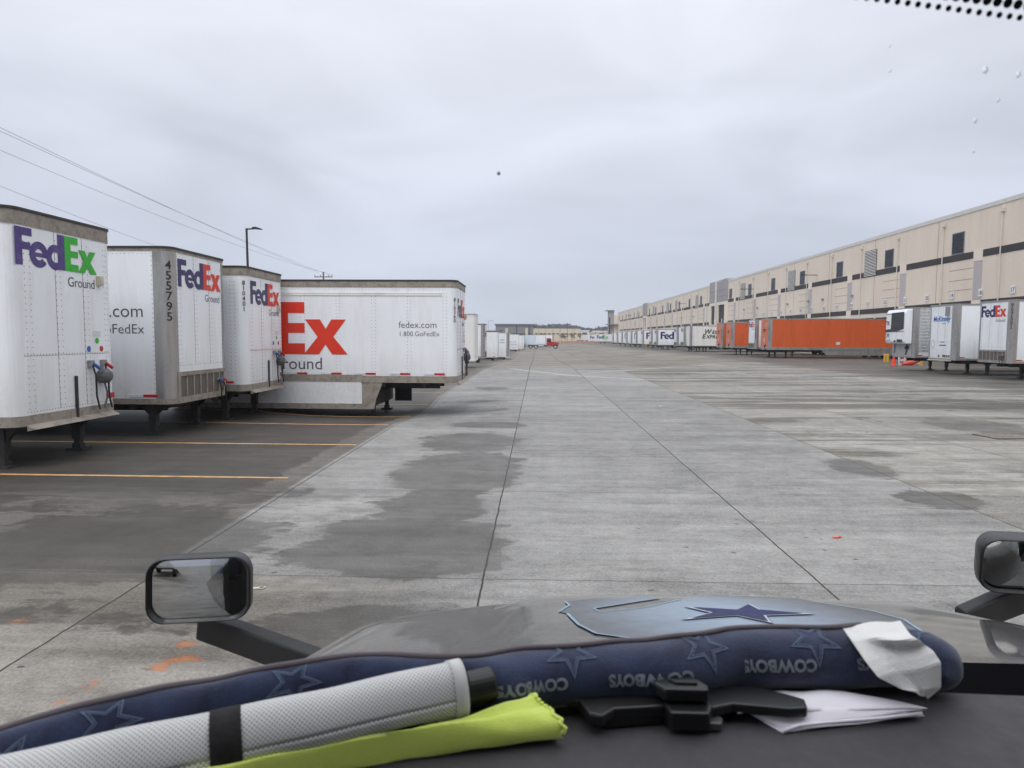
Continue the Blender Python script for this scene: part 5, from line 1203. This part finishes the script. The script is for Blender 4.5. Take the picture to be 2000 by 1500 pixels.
for i in range(NS+1):
    s_ = i/NS; f_, k_ = lerpL(F_, s_), lerpL(K_, s_); k2 = Vector((k_.x, k_.y, DZ+.002)); dirn = (k2-f_); wd = dirn.length; dirn.normalize()
    for j in range(NC):
        a = 2*math.pi*j/NC; cx2, sz2 = math.cos(a), math.sin(a)
        pxx = math.copysign(abs(cx2)**.6, cx2); pzz = math.copysign(abs(sz2)**.75, sz2)
        hh_ = .0165+.004*(1-pxx)*-.5+.0012*math.sin(s_*6+pxx*2); crease = -.007*math.exp(-((pxx-.15-.15*math.sin(s_*3))/.16)**2) if sz2 > 0 else 0
        q = f_+dirn*(wd*(.5+.5*pxx))+Vector((0, 0, hh_+pzz*hh_+crease+.0006*math.sin(s_*29+a*3)))
        if i < 2: q += (f_-lerpL(F_, .05)).normalized()*(.0022*math.sin(a*9)+.001)
        m.v.append(tuple(q))
m.f = [(i*NC+j, i*NC+(j+1) % NC, (i+1)*NC+(j+1) % NC, (i+1)*NC+j) for i in range(NS) for j in range(NC)]; m.m = [0]*len(m.f)
m.f.append(tuple(range(NC))); m.m.append(0)
tw_ = m.build('microfibre_towel', M_lime, smooth=True); tag(tw_, 'folded lime green microfibre towel on the dashboard', 'towel')
m = MB(); pe = []
for j in range(NC): pe.append(Vector(m.v[j]) if False else Vector(tw_.data.vertices[j].co))
e1 = (pe[0]-pe[NC//2]).normalized()
for k in range(34):
    s_ = k/33*NC*.5; j = int(s_) % NC; p = pe[j].lerp(pe[(j+1) % NC], s_-int(s_)); m.lathe(p+Vector((0, 0, 0)), [(.0005, -.002), (.0024, -.001), (.0024, .001), (.0005, .002)], 'Z', 6)
m.build('scalloped_edge', M_lime, tw_)

# phone holder
ph = thing('phone_holder', 'black plastic phone holder lying flat on the dashboard', 'phone holder', (0, 0, 0))
def q(x, y, h): return pz(x, y, DZ+h)
def slab(mb, pix, h0, h1):
    top = [q(x, y, h1) for x, y in pix]; n_ = len(top); mb.add([(p.x, p.y, DZ+h0) for p in top]+[tuple(p) for p in top], [tuple(range(n_)), tuple(range(2*n_-1, n_-1, -1))]+[(i, n_+i, n_+(i+1) % n_, (i+1) % n_) for i in range(n_)])
m = MB(); slab(m, [(1150, 1350), (1290, 1343), (1300, 1378), (1200, 1384), (1176, 1398), (1150, 1392), (1128, 1364), (1100, 1358)], .010, .022); slab(m, [(1152, 1384), (1176, 1398), (1230, 1393), (1300, 1388), (1300, 1378), (1200, 1380)], .001, .016)
m.build('left_arm', M_blackp, ph, bevel=.0025)
m = MB(); slab(m, [(1370, 1338), (1480, 1340), (1530, 1352), (1572, 1364), (1578, 1382), (1540, 1384), (1500, 1380), (1430, 1374), (1380, 1384)], .010, .021); m.build('right_arm', M_blackp, ph, bevel=.0025)
m = MB(); slab(m, [(1284, 1340), (1372, 1344), (1392, 1376), (1386, 1394), (1310, 1392), (1296, 1372)], .004, .024); m.build('clamp_body', M_blackp, ph, bevel=.003)
m = MB(); slab(m, [(1272, 1316), (1355, 1320), (1385, 1338), (1384, 1348), (1300, 1346), (1276, 1332)], .026, .040); m.build('clamp_head', M_blackp, ph, bevel=.003)
m = MB(); slab(m, [(1345, 1388), (1398, 1388), (1412, 1402), (1410, 1413), (1366, 1412)], .001, .010); m.build('release_tab', mat('tab_grey', (.10, .10, .10), .3), ph, bevel=.002)
m = MB(); slab(m, [(1305, 1326), (1350, 1328), (1362, 1334), (1320, 1333)], .040, .042); m.build('head_slot', M_blackm, ph)

# folded white paper
M_paper = mat('white_paper', (.85, .82, .88), .8, var=.03)
fp = thing('folded_paper', 'folded white paper sheet lying under the phone holder', 'paper', (0, 0, 0))
def sheet(name, pix, hs, parent, mt, thick=.0006, N_=10):
    c_ = [pz(x, y, DZ+h) for (x, y), h in zip(pix, hs)]; m = MB()
    for i in range(N_+1):
        for j in range(N_+1):
            u, v = i/N_, j/N_; p = c_[0]*(1-u)*(1-v)+c_[1]*u*(1-v)+c_[2]*u*v+c_[3]*(1-u)*v
            p = p+Vector((0, 0, .0035*math.sin(math.pi*u)*math.sin(math.pi*v)+.0008*math.sin(u*11+v*5))); m.v.append(tuple(p))
    m.f = [(i*(N_+1)+j, (i+1)*(N_+1)+j, (i+1)*(N_+1)+j+1, i*(N_+1)+j+1) for i in range(N_) for j in range(N_)]; m.m = [0]*len(m.f)
    o = m.build(name, mt, parent, smooth=True); s_ = o.modifiers.new('t', 'SOLIDIFY'); s_.thickness = thick; return o
sheet('top_leaf', [(1505, 1351), (1645, 1349), (1812, 1384), (1440, 1392)], (.010, .012, .012, .012), fp, M_paper)
sheet('middle_leaf', [(1450, 1388), (1660, 1380), (1808, 1386), (1535, 1424)], (.008, .012, .0105, .002), fp, M_paper)
sheet('bottom_leaf', [(1440, 1384), (1600, 1370), (1806, 1398), (1530, 1431)], (.002, .002, .003, .001), fp, M_paper)
m = MB().tube([q(1530, 1428, .003), q(1560, 1417, .006), q(1620, 1411, .008), q(1720, 1403, .008), q(1800, 1393, .007)], .0018, 6); m.build('folded_edge', M_paper, fp, smooth=True)

# crumpled napkin over the roll
M_nap = mat('napkin_white', (.80, .79, .77), .9, var=.06, scale=40, bumpy=.3)
m = MB(); N1, N2 = 26, 22; rnd = random.Random(9)
CRS = [(rnd.uniform(0, 6.28), rnd.uniform(.1, .9), rnd.uniform(.1, .9), rnd.uniform(-.012, .012)) for _ in range(13)]
N1, N2 = 34, 34
Lc = [(1643, 1222), (1664, 1250), (1690, 1288), (1716, 1322), (1762, 1347), (1790, 1352)]; Rc = [(1758, 1211), (1778, 1240), (1822, 1272), (1838, 1296), (1838, 1345), (1812, 1365)]
Yc = [.785, .752, .728, .712, .703, .700]
for i in range(N1+1):
    for j in range(N2+1):
        s_, v = i/N1, j/N2; k_ = v*5; a = min(4, int(k_)); f = k_-a
        lx, ly = [Lc[a][q_]*(1-f)+Lc[a+1][q_]*f for q_ in (0, 1)]; rx2, ry2 = [Rc[a][q_]*(1-f)+Rc[a+1][q_]*f for q_ in (0, 1)]
        Yd = Yc[a]*(1-f)+Yc[a+1]*f
        cr_ = sum(w_*abs((s_-cx)*math.cos(a_c)+(v-cy)*math.sin(a_c)) for a_c, cx, cy, w_ in CRS)*.8+.002*math.sin(s_*4+v*3)-(.016*math.exp(-((v-.20-.05*s_)/.05)**2)*sstep(.15, .6, s_))
        m.v.append(tuple(px(lx+(rx2-lx)*s_, ly+(ry2-ly)*s_+2*math.sin(s_*9+v*4), Yd-.004+cr_)))
m.f = [(i*(N2+1)+j, i*(N2+1)+j+1, (i+1)*(N2+1)+j+1, (i+1)*(N2+1)+j) for i in range(N1) for j in range(N2)]; m.m = [0]*len(m.f)
nk = m.build('crumpled_napkin', M_nap, smooth=False); s_ = nk.modifiers.new('t', 'SOLIDIFY'); s_.thickness = .0012; tag(nk, 'crumpled white napkin draped over the right end of the blue blanket', 'napkin')

# rain drops clinging to the outside of the glass
M_drop = bpy.data.materials.new('water_drop'); t = NT(M_drop); g_ = t.n('ShaderNodeBsdfGlass', {'IOR': 1.33, 'Roughness': 0.0, 'Color': (1, 1, 1)}); tb_ = t.n('ShaderNodeBsdfTransparent'); mxx = t.n('ShaderNodeMixShader', {0: .55, 1: g_.outputs[0], 2: tb_.outputs[0]}); t.t.links.new(mxx.outputs[0], t.o.inputs[0])
def onglass(x, y):
    d = ray(x, y); s_ = (1.76+.95*.82/.4-CAM_Z)/(d.z+d.y*.95/.4); return Vector((0, 0, CAM_Z))+d*s_
for x_, y_, r_, lab in ((1925, 137, .0030, 'largest water drop high on the right of the windscreen'), (1990, 146, .0026, 'water drop at the right edge of the glass beside the largest one'), (1950, 196, .0018, 'small water drop below the two large ones'), (1905, 236, .0022, 'lone small drop left of the lower right pair'),
                        (1738, 138, .0016, 'faint drop left of the largest water drop'), (1738, 90, .0013, 'faint topmost drop near the dotted glass edge'), (1902, 296, .0016, 'lowest small water drop on the right'), (974, 339, .0017, 'dark smear-like drop in the middle of the sky')):
    r_ *= .8; p = onglass(x_, y_)-wn_*.0005; m = MB(); k_ = 12; n_ = 5; vs = []
    for i in range(n_):
        a = R(90*i/n_); rr2 = r_*math.cos(a)
        for j in range(k_): b_ = 2*math.pi*j/k_; vs.append(p-wn_*(r_*.35*math.sin(a))+wu*rr2*math.cos(b_)+wv*rr2*1.15*math.sin(b_))
    vs.append(p-wn_*r_*.35); m.add(vs, [(i*k_+j, i*k_+(j+1) % k_, (i+1)*k_+(j+1) % k_, (i+1)*k_+j) for i in range(n_-1) for j in range(k_)]+[((n_-1)*k_+j, (n_-1)*k_+(j+1) % k_, n_*k_) for j in range(k_)]+[tuple(range(k_-1, -1, -1))])
    tag(m.build('water_drop', M_drop if x_ != 974 else mat('mud_speck', (.30, .30, .30), .7), smooth=True), lab, 'water drop', 'drops on the windscreen')

# faint damp haze over the yard
hz_ = bpy.data.materials.new('damp_air'); hz_.use_nodes = True; hz_.node_tree.nodes.clear(); o_ = hz_.node_tree.nodes.new('ShaderNodeOutputMaterial'); v_ = hz_.node_tree.nodes.new('ShaderNodeVolumePrincipled')
v_.inputs['Color'].default_value = (.80, .86, .95, 1); v_.inputs['Density'].default_value = .00038; hz_.node_tree.links.new(v_.outputs[0], o_.inputs['Volume'])
tag(MB().b2((-3100, -1600, -2.6), (3100, 3100, 24)).build('haze', hz_), kind='stuff')

# white tractor standing behind, seen only in the left bonnet mirror
bt = thing('white_tractor', 'white truck with dark grille standing behind, seen in the left bonnet mirror', 'truck', (-3.6, -13, 0), math.pi)
sp(MB(), [(-3, .6), (-1.9, .6), (-1.2, 2.0), (-1.9, 2.2), (-2.1, 3.0), (-3, 3.4)], -1.15, 1.15)
m = MB(); m.b2((-1.0, -2.5, .7), (1.0, -.2, 1.9)); m.build('hood', M_white, bt, bevel=.15); MB().b2((-1.2, -4.6, .7), (1.2, -2.4, 3.5)).build('cab', M_white, bt, bevel=.15); MB().b2((-1.0, -2.41, 2.0), (1.0, -2.36, 3.0)).build('windshield', M_glassd, bt)
gr_ = MB().b2((-.55, -.2, .8), (.55, -.14, 1.85)).build('grille', M_blackm, bt)
MB().b2((-1.25, -.3, .25), (1.25, .05, .72)).build('bumper', M_steel, bt)
for sx in (-.85, .85): MB().b2((sx-.2, -.25, 1.2), (sx+.2, -.12, 1.5)).build('headlight', M_chrome, bt)
for sx in (-1.0, 1.0):
    for a in (-1.1, -4.0): MB().lathe((sx, a, .5), [(.2, -.14), (.5, -.14), (.5, .14), (.2, .14)], 'X', 16).build('wheel', M_rubber, bt)
